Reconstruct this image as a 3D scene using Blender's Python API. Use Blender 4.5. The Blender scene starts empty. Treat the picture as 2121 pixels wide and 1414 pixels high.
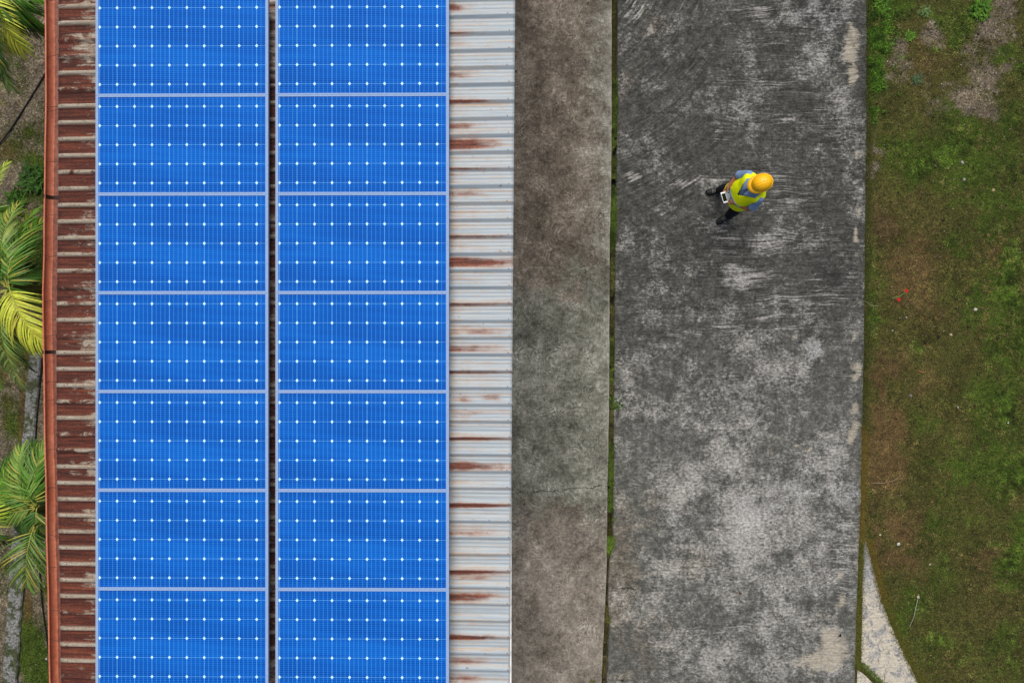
import bpy, bmesh, math, random
import numpy as np
from mathutils import Vector, Matrix, noise as mnoise
random.seed(7); rng = np.random.default_rng(7)
sc = bpy.context.scene
COL = sc.collection
FPX, CAMH = 1500.0, 11.5          # focal length in photo pixels, camera height in metres

def P(px, py, z=0.0):
    k = (CAMH - z) / FPX
    return Vector(((px - 1060.5) * k, (707 - py) * k, z))

def lin(r, g, b):
    f = lambda c: (c/255/12.92 if c/255 <= 0.04045 else ((c/255+0.055)/1.055)**2.4)
    return (f(r), f(g), f(b), 1.0)

def interp(y, pts):
    return float(np.interp(y, [p[0] for p in pts], [p[1] for p in pts]))

# ------------------------------------------------------------------ objects
def tag(o, label=None, cat=None, group=None, kind=None):
    if label: o['label'] = label
    if cat: o['category'] = cat
    if group: o['group'] = group
    if kind: o['kind'] = kind
    return o

def thing(name, label, cat, loc=(0, 0, 0), rot=(0, 0, 0), group=None):
    o = bpy.data.objects.new(name, None); COL.objects.link(o)
    o.location = loc; o.rotation_euler = rot; o.empty_display_size = 0.1
    return tag(o, label, cat, group)

def link_mesh(name, me, mat, parent=None, smooth=False):
    o = bpy.data.objects.new(name, me); COL.objects.link(o)
    if mat and not me.materials: me.materials.append(mat)
    if parent: o.parent = parent
    if smooth:
        me.polygons.foreach_set('use_smooth', [True] * len(me.polygons))
    return o

def obj(name, bm, mat, parent=None, smooth=False, world=False):
    bmesh.ops.recalc_face_normals(bm, faces=bm.faces)
    if world and parent:
        bm.transform(Matrix.Translation(-Vector(parent.location)))
    me = bpy.data.meshes.new(name); bm.to_mesh(me); bm.free()
    return link_mesh(name, me, mat, parent, smooth)

def box(bm, x0, y0, z0, x1, y1, z1, bevel=0.0, mtx=None):
    g = bmesh.ops.create_cube(bm, size=1.0)
    vs = g['verts']
    bmesh.ops.scale(bm, vec=(x1-x0, y1-y0, z1-z0), verts=vs)
    bmesh.ops.translate(bm, vec=((x0+x1)/2, (y0+y1)/2, (z0+z1)/2), verts=vs)
    if bevel:
        es = list({e for v in vs for e in v.link_edges})
        r = bmesh.ops.bevel(bm, geom=es, offset=bevel, segments=2, affect='EDGES', profile=0.5)
        vs = list({v for f in r['faces'] for v in f.verts} | {v for v in vs if v.is_valid})
    if mtx is not None:
        bmesh.ops.transform(bm, matrix=mtx, verts=[v for v in vs if v.is_valid])

def loft(bm, rings, cap=True):
    vr = [[bm.verts.new(p) for p in r] for r in rings]
    n = len(vr[0])
    for a, b in zip(vr, vr[1:]):
        for i in range(n):
            bm.faces.new((a[i], a[(i+1) % n], b[(i+1) % n], b[i]))
    if cap:
        bm.faces.new(vr[0][::-1]); bm.faces.new(vr[-1])
    return vr

def tube(bm, pts, radii, seg=10, round_ends=True):
    pts = [Vector(p) for p in pts]; radii = list(radii) if hasattr(radii, '__len__') else [radii]*len(pts)
    if round_ends:
        d0 = (pts[0]-pts[1]).normalized(); d1 = (pts[-1]-pts[-2]).normalized()
        r0, r1 = radii[0], radii[-1]
        pts = [pts[0]+d0*r0*0.9, pts[0]+d0*r0*0.55] + pts + [pts[-1]+d1*r1*0.55, pts[-1]+d1*r1*0.9]
        radii = [r0*0.4, r0*0.82] + radii + [r1*0.82, r1*0.4]
    rings = []; up = None
    for i, p in enumerate(pts):
        t = (pts[min(i+1, len(pts)-1)] - pts[max(i-1, 0)]).normalized()
        if up is None:
            up = Vector((0, 0, 1)) if abs(t.z) < 0.9 else Vector((1, 0, 0))
        s = t.cross(up).normalized(); up = s.cross(t).normalized()
        rings.append([p + (s*math.cos(2*math.pi*k/seg) + up*math.sin(2*math.pi*k/seg))*radii[i] for k in range(seg)])
    loft(bm, rings)

def spline(pts, n=8):
    pts = [Vector(p) for p in pts]; out = []
    for i in range(len(pts)-1):
        p0 = pts[max(i-1, 0)]; p1 = pts[i]; p2 = pts[i+1]; p3 = pts[min(i+2, len(pts)-1)]
        for k in range(n):
            t = k/n
            out.append(0.5*((2*p1)+(-p0+p2)*t+(2*p0-5*p1+4*p2-p3)*t*t+(-p0+3*p1-3*p2+p3)*t**3))
    return out + [pts[-1]]

def remeshed(bm, voxel, smooth_it=4):
    """voxel-merge every shell in bm into one continuous surface, returned as a mesh"""
    bmesh.ops.recalc_face_normals(bm, faces=bm.faces)
    me = bpy.data.meshes.new('tmp'); bm.to_mesh(me); bm.free()
    o = bpy.data.objects.new('tmp', me); COL.objects.link(o)
    m = o.modifiers.new('r', 'REMESH'); m.mode = 'VOXEL'; m.voxel_size = voxel; m.use_smooth_shade = True
    s = o.modifiers.new('s', 'SMOOTH'); s.factor = 0.5; s.iterations = smooth_it
    dg = bpy.context.evaluated_depsgraph_get()
    out = bpy.data.meshes.new_from_object(o.evaluated_get(dg))
    bpy.data.objects.remove(o)
    return out

# ------------------------------------------------------------------ node helper
class NT:
    def __init__(s, name, rough=0.8, spec=0.3):
        s.m = bpy.data.materials.new(name); s.m.use_nodes = True
        s.t = s.m.node_tree; s.b = s.t.nodes['Principled BSDF']
        s.b.inputs['Roughness'].default_value = rough
        s.b.inputs['Specular IOR Level'].default_value = spec
        s._obj = None
    def new(s, ty): return s.t.nodes.new(ty)
    def put(s, sock, v):
        if isinstance(v, bpy.types.NodeSocket): s.t.links.new(v, sock)
        elif v is not None: sock.default_value = v
    def coord(s):
        if s._obj is None: s._obj = s.new('ShaderNodeTexCoord').outputs['Object']
        return s._obj
    def world(s): return s.new('ShaderNodeNewGeometry').outputs['Position']
    def scale(s, v, sx, sy, sz=1.0, loc=(0, 0, 0), rot=0.0):
        n = s.new('ShaderNodeMapping'); s.put(n.inputs['Vector'], v)
        n.inputs['Scale'].default_value = (sx, sy, sz); n.inputs['Location'].default_value = loc
        n.inputs['Rotation'].default_value = (0, 0, rot)
        return n.outputs[0]
    def xyz(s, v):
        n = s.new('ShaderNodeSeparateXYZ'); s.put(n.inputs[0], v); return n.outputs
    def noise(s, v, scale=1.0, detail=6, rough=0.6, dist=0.0, color=False, con=1.9):
        n = s.new('ShaderNodeTexNoise'); s.put(n.inputs['Vector'], v)
        n.inputs['Scale'].default_value = scale; n.inputs['Detail'].default_value = detail
        n.inputs['Roughness'].default_value = rough; n.inputs['Distortion'].default_value = dist
        if color: return n.outputs['Color']
        return s.op('MULTIPLY_ADD', n.outputs['Fac'], con, .5-.5*con, True)
    def voro(s, v, scale=1.0, feature='F1', out='Distance'):
        n = s.new('ShaderNodeTexVoronoi'); s.put(n.inputs['Vector'], v); n.feature = feature
        n.inputs['Scale'].default_value = scale; return n.outputs[out]
    def wnoise(s, v):
        n = s.new('ShaderNodeTexWhiteNoise'); n.noise_dimensions = '1D'; s.put(n.inputs['W'], v); return n.outputs['Value']
    def op(s, o, a, b=0.0, c=None, clamp=False):
        n = s.new('ShaderNodeMath'); n.operation = o; n.use_clamp = clamp
        s.put(n.inputs[0], a); s.put(n.inputs[1], b)
        if c is not None: s.put(n.inputs[2], c)
        return n.outputs[0]
    def mul(s, a, b): return s.op('MULTIPLY', a, b)
    def add(s, a, b): return s.op('ADD', a, b)
    def sub(s, a, b): return s.op('SUBTRACT', a, b)
    def ss(s, v, lo, hi, a=0.0, b=1.0):
        n = s.new('ShaderNodeMapRange'); n.interpolation_type = 'SMOOTHSTEP'
        s.put(n.inputs[0], v); s.put(n.inputs[1], lo); s.put(n.inputs[2], hi); s.put(n.inputs[3], a); s.put(n.inputs[4], b)
        return n.outputs[0]
    def mix(s, f, a, b, blend='MIX'):
        n = s.new('ShaderNodeMix'); n.data_type = 'RGBA'; n.blend_type = blend
        s.put(n.inputs[0], f); s.put(n.inputs[6], a); s.put(n.inputs[7], b); return n.outputs[2]
    def ramp(s, f, stops):
        n = s.new('ShaderNodeValToRGB'); s.put(n.inputs[0], f); e = n.color_ramp.elements
        while len(e) < len(stops): e.new(0.5)
        for el, (p, c) in zip(e, stops): el.position = p; el.color = c
        return n.outputs[0]
    def attr(s, name):
        n = s.new('ShaderNodeAttribute'); n.attribute_name = name
        q = s.new('ShaderNodeSeparateColor'); s.t.links.new(n.outputs['Color'], q.inputs[0])
        return q.outputs, n.outputs['Color']
    def line(s, v, period, width):
        d = s.op('ABSOLUTE', s.sub(s.op('FRACT', s.add(s.op('DIVIDE', v, period), 0.5)), 0.5))
        return s.op('LESS_THAN', s.mul(d, period), width/2)
    def bump(s, h, strength=0.3, dist=0.01):
        n = s.new('ShaderNodeBump'); n.inputs['Strength'].default_value = strength
        n.inputs['Distance'].default_value = dist; s.put(n.inputs['Height'], h)
        s.t.links.new(n.outputs[0], s.b.inputs['Normal'])
    def out(s, color, rough=None, metal=None):
        s.put(s.b.inputs['Base Color'], color)
        if rough is not None: s.put(s.b.inputs['Roughness'], rough)
        if metal is not None: s.put(s.b.inputs['Metallic'], metal)
        return s.m

def plain(name, c, rough=0.6, spec=0.3, var=0.12, scale=25.0, metal=None):
    n = NT(name, rough, spec)
    f = n.noise(n.coord(), scale, 4)
    a = tuple(max(0, x*(1-var)) for x in c[:3])+(1,); b = tuple(min(1, x*(1+var)) for x in c[:3])+(1,)
    return n.out(n.ramp(f, [(0.3, a), (0.7, b)]), metal=metal)

def vcol_mat(name, rough=0.6, spec=0.25, transl=0.0):
    n = NT(name, rough, spec)
    _, c = n.attr('tint')
    f = n.noise(n.coord(), 30, 3)
    m = n.out(n.mix(1.0, c, n.ramp(f, [(0.25, (.82, .82, .82, 1)), (0.75, (1.1, 1.1, 1.1, 1))]), 'MULTIPLY'))
    return m

def set_tint(me, cols, name='tint', domain='POINT'):
    a = me.color_attributes.new(name, 'FLOAT_COLOR', domain)
    cols = np.asarray(cols, dtype=np.float32)
    if cols.shape[1] == 3: cols = np.concatenate([cols, np.ones((len(cols), 1), np.float32)], 1)
    a.data.foreach_set('color', cols.ravel())

def np_mesh(name, verts, faces_n, nper, smooth=False):
    """faces all with nper corners, indices in order given"""
    me = bpy.data.meshes.new(name)
    verts = np.asarray(verts, np.float32); faces_n = np.asarray(faces_n, np.int32)
    me.vertices.add(len(verts)); me.vertices.foreach_set('co', verts.ravel())
    nf = len(faces_n)
    me.loops.add(nf*nper); me.loops.foreach_set('vertex_index', faces_n.ravel())
    me.polygons.add(nf); me.polygons.foreach_set('loop_start', np.arange(nf, dtype=np.int32)*nper)
    me.update(calc_edges=True); me.validate()
    if smooth: me.polygons.foreach_set('use_smooth', [True]*nf)
    return me

def ell(X, Y, lst):
    """soft union of (px, py, rx, ry, amount) ellipses, in photo pixels on the ground plane"""
    m = np.zeros_like(X)
    for cx, cy, rx, ry, a in lst:
        d = ((X-cx)/rx)**2 + ((Y-cy)/ry)**2
        m = np.maximum(m, a*np.exp(-d*0.9))
    return m

_LAT = rng.random((64, 64)).astype(np.float64)*2-1
def vn(x, y, sc_, seed=0):
    """smooth lattice noise, -1..1, on arrays"""
    a = x*sc_+seed*17.3+1000; b = y*sc_+seed*9.1+1000
    i, j = np.floor(a).astype(int), np.floor(b).astype(int); u, v = a-i, b-j
    u = u*u*(3-2*u); v = v*v*(3-2*v); L = lambda p, q: _LAT[p % 64, q % 64]
    return (L(i, j)*(1-u)+L(i+1, j)*u)*(1-v)+(L(i, j+1)*(1-u)+L(i+1, j+1)*u)*v
def fb(x, y, sc_, seed=0, o=4):
    t = 0; a = 1.0
    for k in range(o): t = t+a*vn(x, y, sc_*2.03**k, seed+k); a *= .55
    return t
def warp(PX, PY, amp, sc_, seed):
    return PX+amp*fb(PX/100, PY/100, sc_, seed), PY+amp*fb(PX/100, PY/100, sc_, seed+11)
GK = CAMH/FPX
def gpx(x, y): return x/GK+1060.5, 707-y/GK     # ground point -> photo pixel

# ------------------------------------------------------------------ edges (photo pixel x as a function of photo pixel y)
WALK_R = [(-900, 1267), (0, 1267), (250, 1267), (400, 1266), (480, 1263), (800, 1262), (940, 1260), (1020, 1258), (1170, 1257), (1260, 1253), (1410, 1246), (2300, 1210)]
DRV_L = [(-900, 1282), (0, 1280), (250, 1279), (400, 1276), (700, 1273), (960, 1271), (1130, 1270), (1160, 1263), (1245, 1260), (1290, 1263), (1414, 1257), (2300, 1222)]
DRV_R = [(-900, 1800), (0, 1795), (270, 1795), (480, 1792), (700, 1790), (940, 1785), (1050, 1783), (1130, 1780), (1250, 1775), (1400, 1771), (2300, 1745)]

def drv_masks(PX, PY):
    PX0, PY0 = PX, PY; PX, PY = warp(PX, PY, 14, 1.6, 3)
    streak = ell(PX, PY, [(1570, 28, 60, 22, .9), (1650, 45, 70, 20, .6), (1530, 165, 60, 18, .6), (1600, 175, 60, 26, .7), (1590, 100, 50, 20, .5), (1600, 250, 110, 20, .8),
        (1490, 275, 26, 24, .8), (1318, 372, 26, 12, 1), (1470, 372, 110, 12, .75), (1590, 378, 70, 22, .9), (1630, 415, 50, 26, .8), (1480, 455, 60, 12, .6), (1510, 488, 60, 12, .8),
        (1500, 522, 20, 9, 1), (1540, 570, 60, 26, 1.1), (1600, 500, 90, 22, .9), (1700, 495, 60, 26, .55), (1660, 628, 110, 16, 1.0), (1700, 600, 50, 30, .7), (1600, 660, 80, 14, .8),
        (1440, 690, 150, 9, .8), (1620, 690, 60, 14, .7), (1310, 740, 30, 26, .5), (1350, 772, 60, 10, .6), (1560, 790, 120, 14, .7), (1660, 690, 60, 16, .6),
        (1300, 20, 24, 36, .9), (1450, 1010, 130, 22, .5), (1540, 1290, 70, 14, .8), (1400, 1310, 120, 20, .45), (1740, 1180, 36, 90, .8), (1740, 760, 30, 90, .4),
        (1720, 230, 60, 60, .4), (1690, 60, 90, 40, .45), (1750, 500, 36, 80, .35), (1760, 1060, 30, 100, .5), (1480, 1190, 50, 40, .4)])
    blotch = ell(PX, PY, [(1560, 1110, 180, 190, .62), (1560, 1340, 170, 110, .5), (1640, 760, 120, 90, .4), (1560, 1095, 90, 75, 1.05), (1450, 1010, 80, 60, .7), (1650, 1050, 120, 110, .75), (1690, 1190, 80, 90, .7), (1395, 1100, 40, 40, .8), (1390, 1160, 60, 50, .6),
        (1340, 840, 60, 40, .65), (1500, 880, 130, 60, .5), (1600, 730, 110, 50, .5), (1690, 735, 36, 22, .8), (1490, 950, 60, 60, .8), (1480, 1350, 110, 70, .65), (1640, 1360, 120, 60, .6),
        (1560, 1180, 160, 60, .55), (1720, 930, 70, 60, .5), (1300, 500, 40, 60, .35), (1550, 1260, 120, 50, .5), (1290, 780, 20, 60, .3), (1740, 1010, 40, 60, .7), (1310, 1240, 40, 40, .4),
        (1400, 600, 120, 120, .22), (1700, 60, 100, 80, .4), (1740, 260, 60, 130, .42), (1580, 190, 60, 70, .3), (1440, 800, 150, 60, .3)])
    brown = ell(PX, PY, [(1285, 1190, 40, 160, 1), (1340, 1050, 60, 50, .5), (1440, 1170, 60, 36, .75), (1340, 1320, 80, 80, .55), (1340, 40, 40, 60, .6), (1310, 160, 60, 100, .45), (1300, 1400, 60, 40, .5), (1560, 930, 60, 30, .3), (1650, 900, 60, 40, .3), (1700, 1290, 60, 50, .4)])
    cream = ell(PX, PY, [(1758, 105, 20, 56, .95), (1757, 150, 17, 36, .95), (1780, 590, 7, 60, .6), (1776, 980, 12, 60, .55), (1768, 1120, 16, 80, .5), (1772, 1180, 10, 40, .7), (1775, 322, 12, 14, .8), (1778, 440, 10, 50, .75), (1775, 490, 14, 26, .9), (1778, 520, 8, 20, .6), (1776, 690, 8, 12, .8), (1772, 760, 12, 24, .9), (1765, 790, 26, 12, .8),
        (1770, 850, 14, 24, .8), (1770, 905, 14, 46, .9), (1700, 1370, 70, 30, .9), (1725, 1345, 46, 50, 1.0), (1745, 1240, 18, 40, .8), (1730, 1290, 30, 26, .6), (1640, 915, 10, 8, 1), (1668, 922, 13, 9, 1), (1638, 912, 6, 6, .9), (1740, 1190, 14, 12, .7), (1500, 1130, 30, 14, .5), (1650, 700, 8, 14, .7)])
    dark = ell(PX, PY, [(1730, 580, 50, 90, .9), (1690, 420, 60, 120, .5), (1350, 430, 60, 160, .4), (1310, 680, 40, 80, .5), (1560, 690, 40, 30, .4), (1720, 18, 20, 16, .9), (1690, 960, 60, 40, .5), (1340, 800, 60, 20, .4), (1420, 300, 140, 120, .35), (1400, 930, 60, 60, .3), (1330, 1330, 70, 60, .45), (1650, 1300, 60, 60, .35), (1510, 1010, 30, 20, .7), (1500, 1060, 16, 20, .7), (1660, 300, 80, 40, .5)])
    blue = ell(PX, PY, [(1700, 30, 100, 60, .7), (1790, 100, 10, 100, .8), (1780, 1000, 14, 80, 1), (1760, 1290, 14, 120, 1), (1660, 1010, 80, 40, .6), (1420, 1090, 40, 30, .8), (1570, 1060, 80, 40, .5), (1690, 740, 50, 30, .6), (1780, 700, 10, 300, .5)])
    return streak, blotch, brown, cream, dark, blue

def field_masks(PX, PY):
    PX0, PY0 = PX, PY; WX, WY = warp(PX, PY, 30, 1.3, 5); PX = np.where(PX > 1500, WX, PX0); PY = np.where(PX0 > 1500, WY, PY0)
    green = ell(PX, PY, [(1808, 20, 22, 40, 1.2), (1812, 90, 22, 60, 1.2), (1808, 170, 20, 60, 1.0), (1860, 15, 30, 26, .8), (1960, 30, 50, 26, .8), (2030, 15, 40, 20, .8), (1885, 75, 22, 14, .9), (1990, 55, 30, 26, .7), (1915, 25, 16, 20, .8), (1968, 75, 26, 30, .7),
        (1985, 265, 46, 36, 1), (1950, 310, 80, 40, .85), (1870, 330, 46, 40, .9), (1910, 340, 40, 26, .9), (2040, 310, 90, 50, .6), (2090, 260, 40, 50, .7), (2010, 370, 50, 40, .8), (2060, 440, 60, 40, .8), (2090, 420, 36, 60, .6),
        (1800, 640, 20, 60, .9), (1808, 560, 14, 80, .6), (2060, 620, 60, 50, 1), (2100, 570, 36, 60, 1), (2095, 700, 50, 80, .95), (2040, 690, 40, 60, .7), (1990, 510, 20, 20, .8), (2070, 830, 60, 100, .65), (2100, 960, 50, 60, 1), (2060, 1000, 60, 40, .6), (1990, 1000, 60, 60, .45), (1960, 1090, 60, 50, .4),
        (2110, 1130, 30, 100, .8), (1870, 1230, 30, 50, .5), (1860, 1310, 26, 40, .9), (1845, 1270, 16, 40, .9), (1960, 1180, 60, 60, .35), (1920, 1340, 60, 60, .35), (2080, 1330, 60, 80, .4), (1960, 930, 50, 60, .3), (1900, 860, 60, 40, .35), (2080, 120, 26, 20, .6), (2110, 150, 20, 30, .7), (2070, 60, 20, 20, .5)])
    brown = ell(PX, PY, [(1900, 560, 80, 110, .7), (1930, 640, 60, 60, .6), (1830, 900, 46, 70, 1), (1850, 980, 50, 60, .9), (1870, 1070, 50, 40, .9), (1810, 870, 20, 60, .8), (2065, 525, 40, 24, .8), (1830, 740, 40, 40, .7), (1900, 420, 100, 60, .4), (1860, 1160, 36, 40, .8), (2070, 1200, 60, 60, .4), (2050, 1270, 60, 40, .45),
        (1900, 130, 60, 100, .5), (2065, 90, 20, 20, .9), (1850, 440, 50, 50, .6), (1920, 790, 60, 60, .5), (1980, 1240, 80, 60, .3), (2060, 1150, 50, 30, .5), (1890, 800, 60, 60, .4), (1800, 1010, 8, 120, .9), (1815, 1130, 10, 60, .9), (1800, 800, 12, 60, .8), (2090, 420, 30, 30, .5)])
    gravel = ell(PX, PY, [(2060, 60, 40, 60, .95), (2080, 20, 36, 36, .6), (2050, 160, 46, 36, 1), (2030, 215, 46, 30, 1), (2005, 120, 40, 40, .6), (1870, 130, 40, 36, .75), (1860, 190, 40, 30, .6), (1905, 190, 36, 30, .55), (1820, 300, 22, 40, .6), (1800, 370, 14, 60, .6), (1920, 55, 26, 26, .7), (1990, 190, 40, 20, .6), (2100, 40, 24, 60, .8), (1940, 230, 60, 30, .45), (2040, 215, 36, 30, .7), (1850, 430, 40, 40, .3)])
    # left yard: bare soil with weeds; under the palms they also paint in shade
    L = (PX0 < 900)
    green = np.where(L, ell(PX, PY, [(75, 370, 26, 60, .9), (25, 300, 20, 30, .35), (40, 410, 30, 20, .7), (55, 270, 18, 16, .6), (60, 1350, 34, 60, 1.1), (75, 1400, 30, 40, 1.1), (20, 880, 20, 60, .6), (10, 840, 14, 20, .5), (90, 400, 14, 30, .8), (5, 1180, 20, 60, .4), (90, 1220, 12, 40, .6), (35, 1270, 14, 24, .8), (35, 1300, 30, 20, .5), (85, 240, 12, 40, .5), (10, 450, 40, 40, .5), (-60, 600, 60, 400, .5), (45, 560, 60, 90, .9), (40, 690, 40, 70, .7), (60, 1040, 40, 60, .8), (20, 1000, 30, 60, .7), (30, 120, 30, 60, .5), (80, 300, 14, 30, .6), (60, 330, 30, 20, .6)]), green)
    brown = np.where(L, ell(PX, PY, [(15, 310, 40, 30, .6), (52, 740, 5, 50, 1), (45, 830, 5, 60, 1.2), (38, 910, 5, 60, 1.1), (57, 1180, 6, 60, 1.1), (53, 1260, 7, 60, 1.2), (48, 1340, 6, 60, 1.1), (0, 760, 40, 60, .6), (70, 720, 24, 30, .6)]), brown)
    gravel = np.where(L, np.clip(0.75 - green*0.7 - brown*0.5, 0, 1), gravel)
    return green, brown, gravel

# ------------------------------------------------------------------ camera, light, world
cam = bpy.data.cameras.new('camera'); cam.sensor_width = 36.0; cam.lens = 36.0*FPX/2121.0
cam.clip_end = 2000.0; cam.clip_start = 0.1
co = bpy.data.objects.new('camera', cam); COL.objects.link(co); co.location = (0, 0, CAMH); sc.camera = co

SUN_EL, SUN_AZ = math.radians(64), math.radians(97)      # azimuth as angle from +x, light comes from the top of the picture
w = bpy.data.worlds.new('World'); sc.world = w; w.use_nodes = True
sky = w.node_tree.nodes.new('ShaderNodeTexSky'); sky.sky_type = 'NISHITA'; sky.sun_disc = False
sky.sun_elevation = SUN_EL; sky.sun_rotation = math.pi/2 - SUN_AZ
sky.air_density = 1.0; sky.dust_density = 4.0; sky.ozone_density = 0.6
bg = w.node_tree.nodes['Background']; bg.inputs[1].default_value = 0.08
w.node_tree.links.new(sky.outputs[0], bg.inputs[0])
sun = bpy.data.lights.new('sun', 'SUN'); sun.energy = 2.0; sun.angle = math.radians(48); sun.color = (1.0, 0.965, 0.91)
so = bpy.data.objects.new('sun', sun); COL.objects.link(so)
sd = Vector((math.cos(SUN_EL)*math.cos(SUN_AZ), math.cos(SUN_EL)*math.sin(SUN_AZ), math.sin(SUN_EL)))
so.rotation_euler = sd.to_track_quat('Z', 'Y').to_euler(); so.location = (0, 0, 30)
vs = sc.view_settings; vs.view_transform = 'Standard'; vs.look = 'None'; vs.gamma = 1.0; vs.use_curve_mapping = False
vs.exposure = 0.35
sc.cycles.max_bounces = 6

# ------------------------------------------------------------------ ground
def ground_mat():
    n = NT('soil_and_turf', 0.95, 0.15)
    p = n.coord()
    m, _ = n.attr('mask')
    big = n.noise(p, 1.6, 6, .65); mid = n.noise(p, 7, 7, .7); fine = n.noise(p, 42, 6, .75); vf = n.noise(p, 130, 3, .7)
    low = n.noise(p, 2.6, 6, .65)
    brk = n.add(n.add(n.mul(n.sub(mid, .5), .9), n.mul(n.sub(fine, .5), .4)), n.mul(n.sub(low, .5), .9))
    base = n.ramp(fine, [(.2, lin(32, 34, 16)), (.45, lin(64, 66, 30)), (.6, lin(84, 83, 42)), (.85, lin(116, 110, 70))])
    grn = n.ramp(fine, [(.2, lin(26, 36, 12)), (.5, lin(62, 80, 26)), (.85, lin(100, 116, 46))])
    brn = n.ramp(fine, [(.2, lin(46, 38, 24)), (.5, lin(92, 76, 48)), (.85, lin(134, 112, 76))])
    stone = n.voro(p, 42, 'F1', 'Color')
    sx = n.new('ShaderNodeSeparateColor'); n.put(sx.inputs[0], stone)
    grv = n.ramp(n.add(n.mul(fine, .7), n.mul(sx.outputs[0], .35)), [(.2, lin(60, 50, 42)), (.5, lin(104, 95, 80)), (.7, lin(132, 122, 107)), (.92, lin(178, 170, 158))])
    c = n.mix(n.ss(n.add(m[1], n.mul(brk, .55)), .2, .75), base, brn)
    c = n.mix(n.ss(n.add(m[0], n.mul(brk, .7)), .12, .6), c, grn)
    c = n.mix(n.ss(n.add(m[2], n.mul(brk, .6)), .28, .72), c, grv)
    c = n.mix(1.0, c, n.ramp(big, [(.2, (.72, .72, .72, 1)), (.8, (1.18, 1.18, 1.14, 1))]), 'MULTIPLY')
    c = n.mix(1.0, c, n.ramp(n.add(n.mul(n.noise(p, 11, 5, .7), .6), n.mul(vf, .4)), [(.15, (.34, .34, .34, 1)), (.5, (1.02, 1.0, .98, 1)), (.85, (1.75, 1.68, 1.56, 1))]), 'MULTIPLY')
    n.bump(n.add(fine, vf), .6, .02)
    return n.out(c)

def grid_axis(lo, hi, step, far):
    a = list(np.arange(lo, hi, step)) + [hi]
    ext = [1, 3, 8, 20, 60, 160, far]
    return np.array([lo-e for e in ext[::-1]] + a + [hi+e for e in ext])

def build_ground():
    xs = np.concatenate([[-600, -160, -60, -24, -14, -11, -9.6], np.arange(-9.0, -6.6, .06), [-6.4, -5, -3, -1, .5], np.arange(1.0, 2.1, .05), [2.5, 4, 5.0], np.arange(5.2, 9.2, .06), [9.6, 11, 14, 24, 60, 160, 600]])
    ys = np.concatenate([[-600, -160, -60, -24, -14, -9.5, -7.5], np.arange(-6.4, 6.41, .06), [7.5, 9.5, 14, 24, 60, 160, 600]])
    X, Y = np.meshgrid(xs, ys)
    PX, PY = gpx(X, Y)
    edge = np.interp(PY, [p[0] for p in DRV_R], [p[1] for p in DRV_R])
    Z = np.full_like(X, -0.2)
    t = np.clip((PX-(edge-22))/12, 0, 1); Z = np.where(PX > 1500, -0.2 + t*0.175, Z)
    tl = np.clip((-6.0-X)/.5, 0, 1); Z = np.where(X < -5.5, -0.2+tl*0.15, Z)
    nz = np.where((abs(X) < 12) & (abs(Y) < 9), vn(X, Y, 1.8, 1)*.016+vn(X, Y, 6, 2)*.009, 0)
    Z = np.where((PX > edge-5) | (X < -6.5), Z+nz, Z)
    nx, ny = len(xs), len(ys)
    idx = np.arange(nx*ny).reshape(ny, nx)
    f = np.stack([idx[:-1, :-1], idx[:-1, 1:], idx[1:, 1:], idx[1:, :-1]], -1).reshape(-1, 4)
    me = np_mesh('ground', np.stack([X, Y, Z], -1).reshape(-1, 3), f, 4, True)
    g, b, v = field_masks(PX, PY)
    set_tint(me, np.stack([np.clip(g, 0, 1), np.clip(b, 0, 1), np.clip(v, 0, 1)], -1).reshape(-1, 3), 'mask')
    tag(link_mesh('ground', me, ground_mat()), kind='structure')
build_ground()
def gz(x, y): return -0.025 if x > 5 else -0.05

# ------------------------------------------------------------------ slabs
def slab(name, pxl, pxr, ztop, zbot, mat, nu, y0, y1, step, masks=None, jit=.006):
    ys = np.arange(y0, y1+1e-6, step); bm = bmesh.new()
    U = np.concatenate([[0, .0025], np.linspace(.01, .99, nu), [.9975, 1]])
    V, faces = [], []
    for y in ys:
        py = 707 - y*FPX/(CAMH-ztop)
        xl = P(interp(py, pxl), 0, ztop).x; xr = P(interp(py, pxr), 0, ztop).x
        xl += (mnoise.noise(Vector((y*3, 0, 1)))+mnoise.noise(Vector((y*11, 0, 1)))*.6)*jit; xr += (mnoise.noise(Vector((y*3, 9, 1)))+mnoise.noise(Vector((y*12, 9, 1)))*.7)*jit
        for u in U:
            z = ztop - (.006 if u in (0, 1) else 0)
            V.append((xl+(xr-xl)*u, y, z))
        V.append((xl, y, zbot)); V.append((xr, y, zbot))
    m = len(U); st = m+2
    for j in range(len(ys)-1):
        a, b = j*st, (j+1)*st
        for i in range(m-1): faces.append((a+i, a+i+1, b+i+1, b+i))
        faces.append((a+m, a, b, b+m)); faces.append((a+m-1, a+m+1, b+m+1, b+m-1))
    me = np_mesh(name, V, faces, 4)
    V = np.array(V)
    if masks == 'edge':
        e = np.tile(np.concatenate([(U >= .997).astype(float), [0, 0]]), len(ys)); set_tint(me, np.stack([e]*3, -1), 'mask')
    elif masks:
        PX, PY = gpx(V[:, 0], V[:, 1]); ms = masks(PX, PY)
        set_tint(me, np.stack(ms[:3], -1), 'mask'); set_tint(me, np.stack(ms[3:6], -1), 'maskb')
    return tag(link_mesh(name, me, mat), kind='structure')

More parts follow.
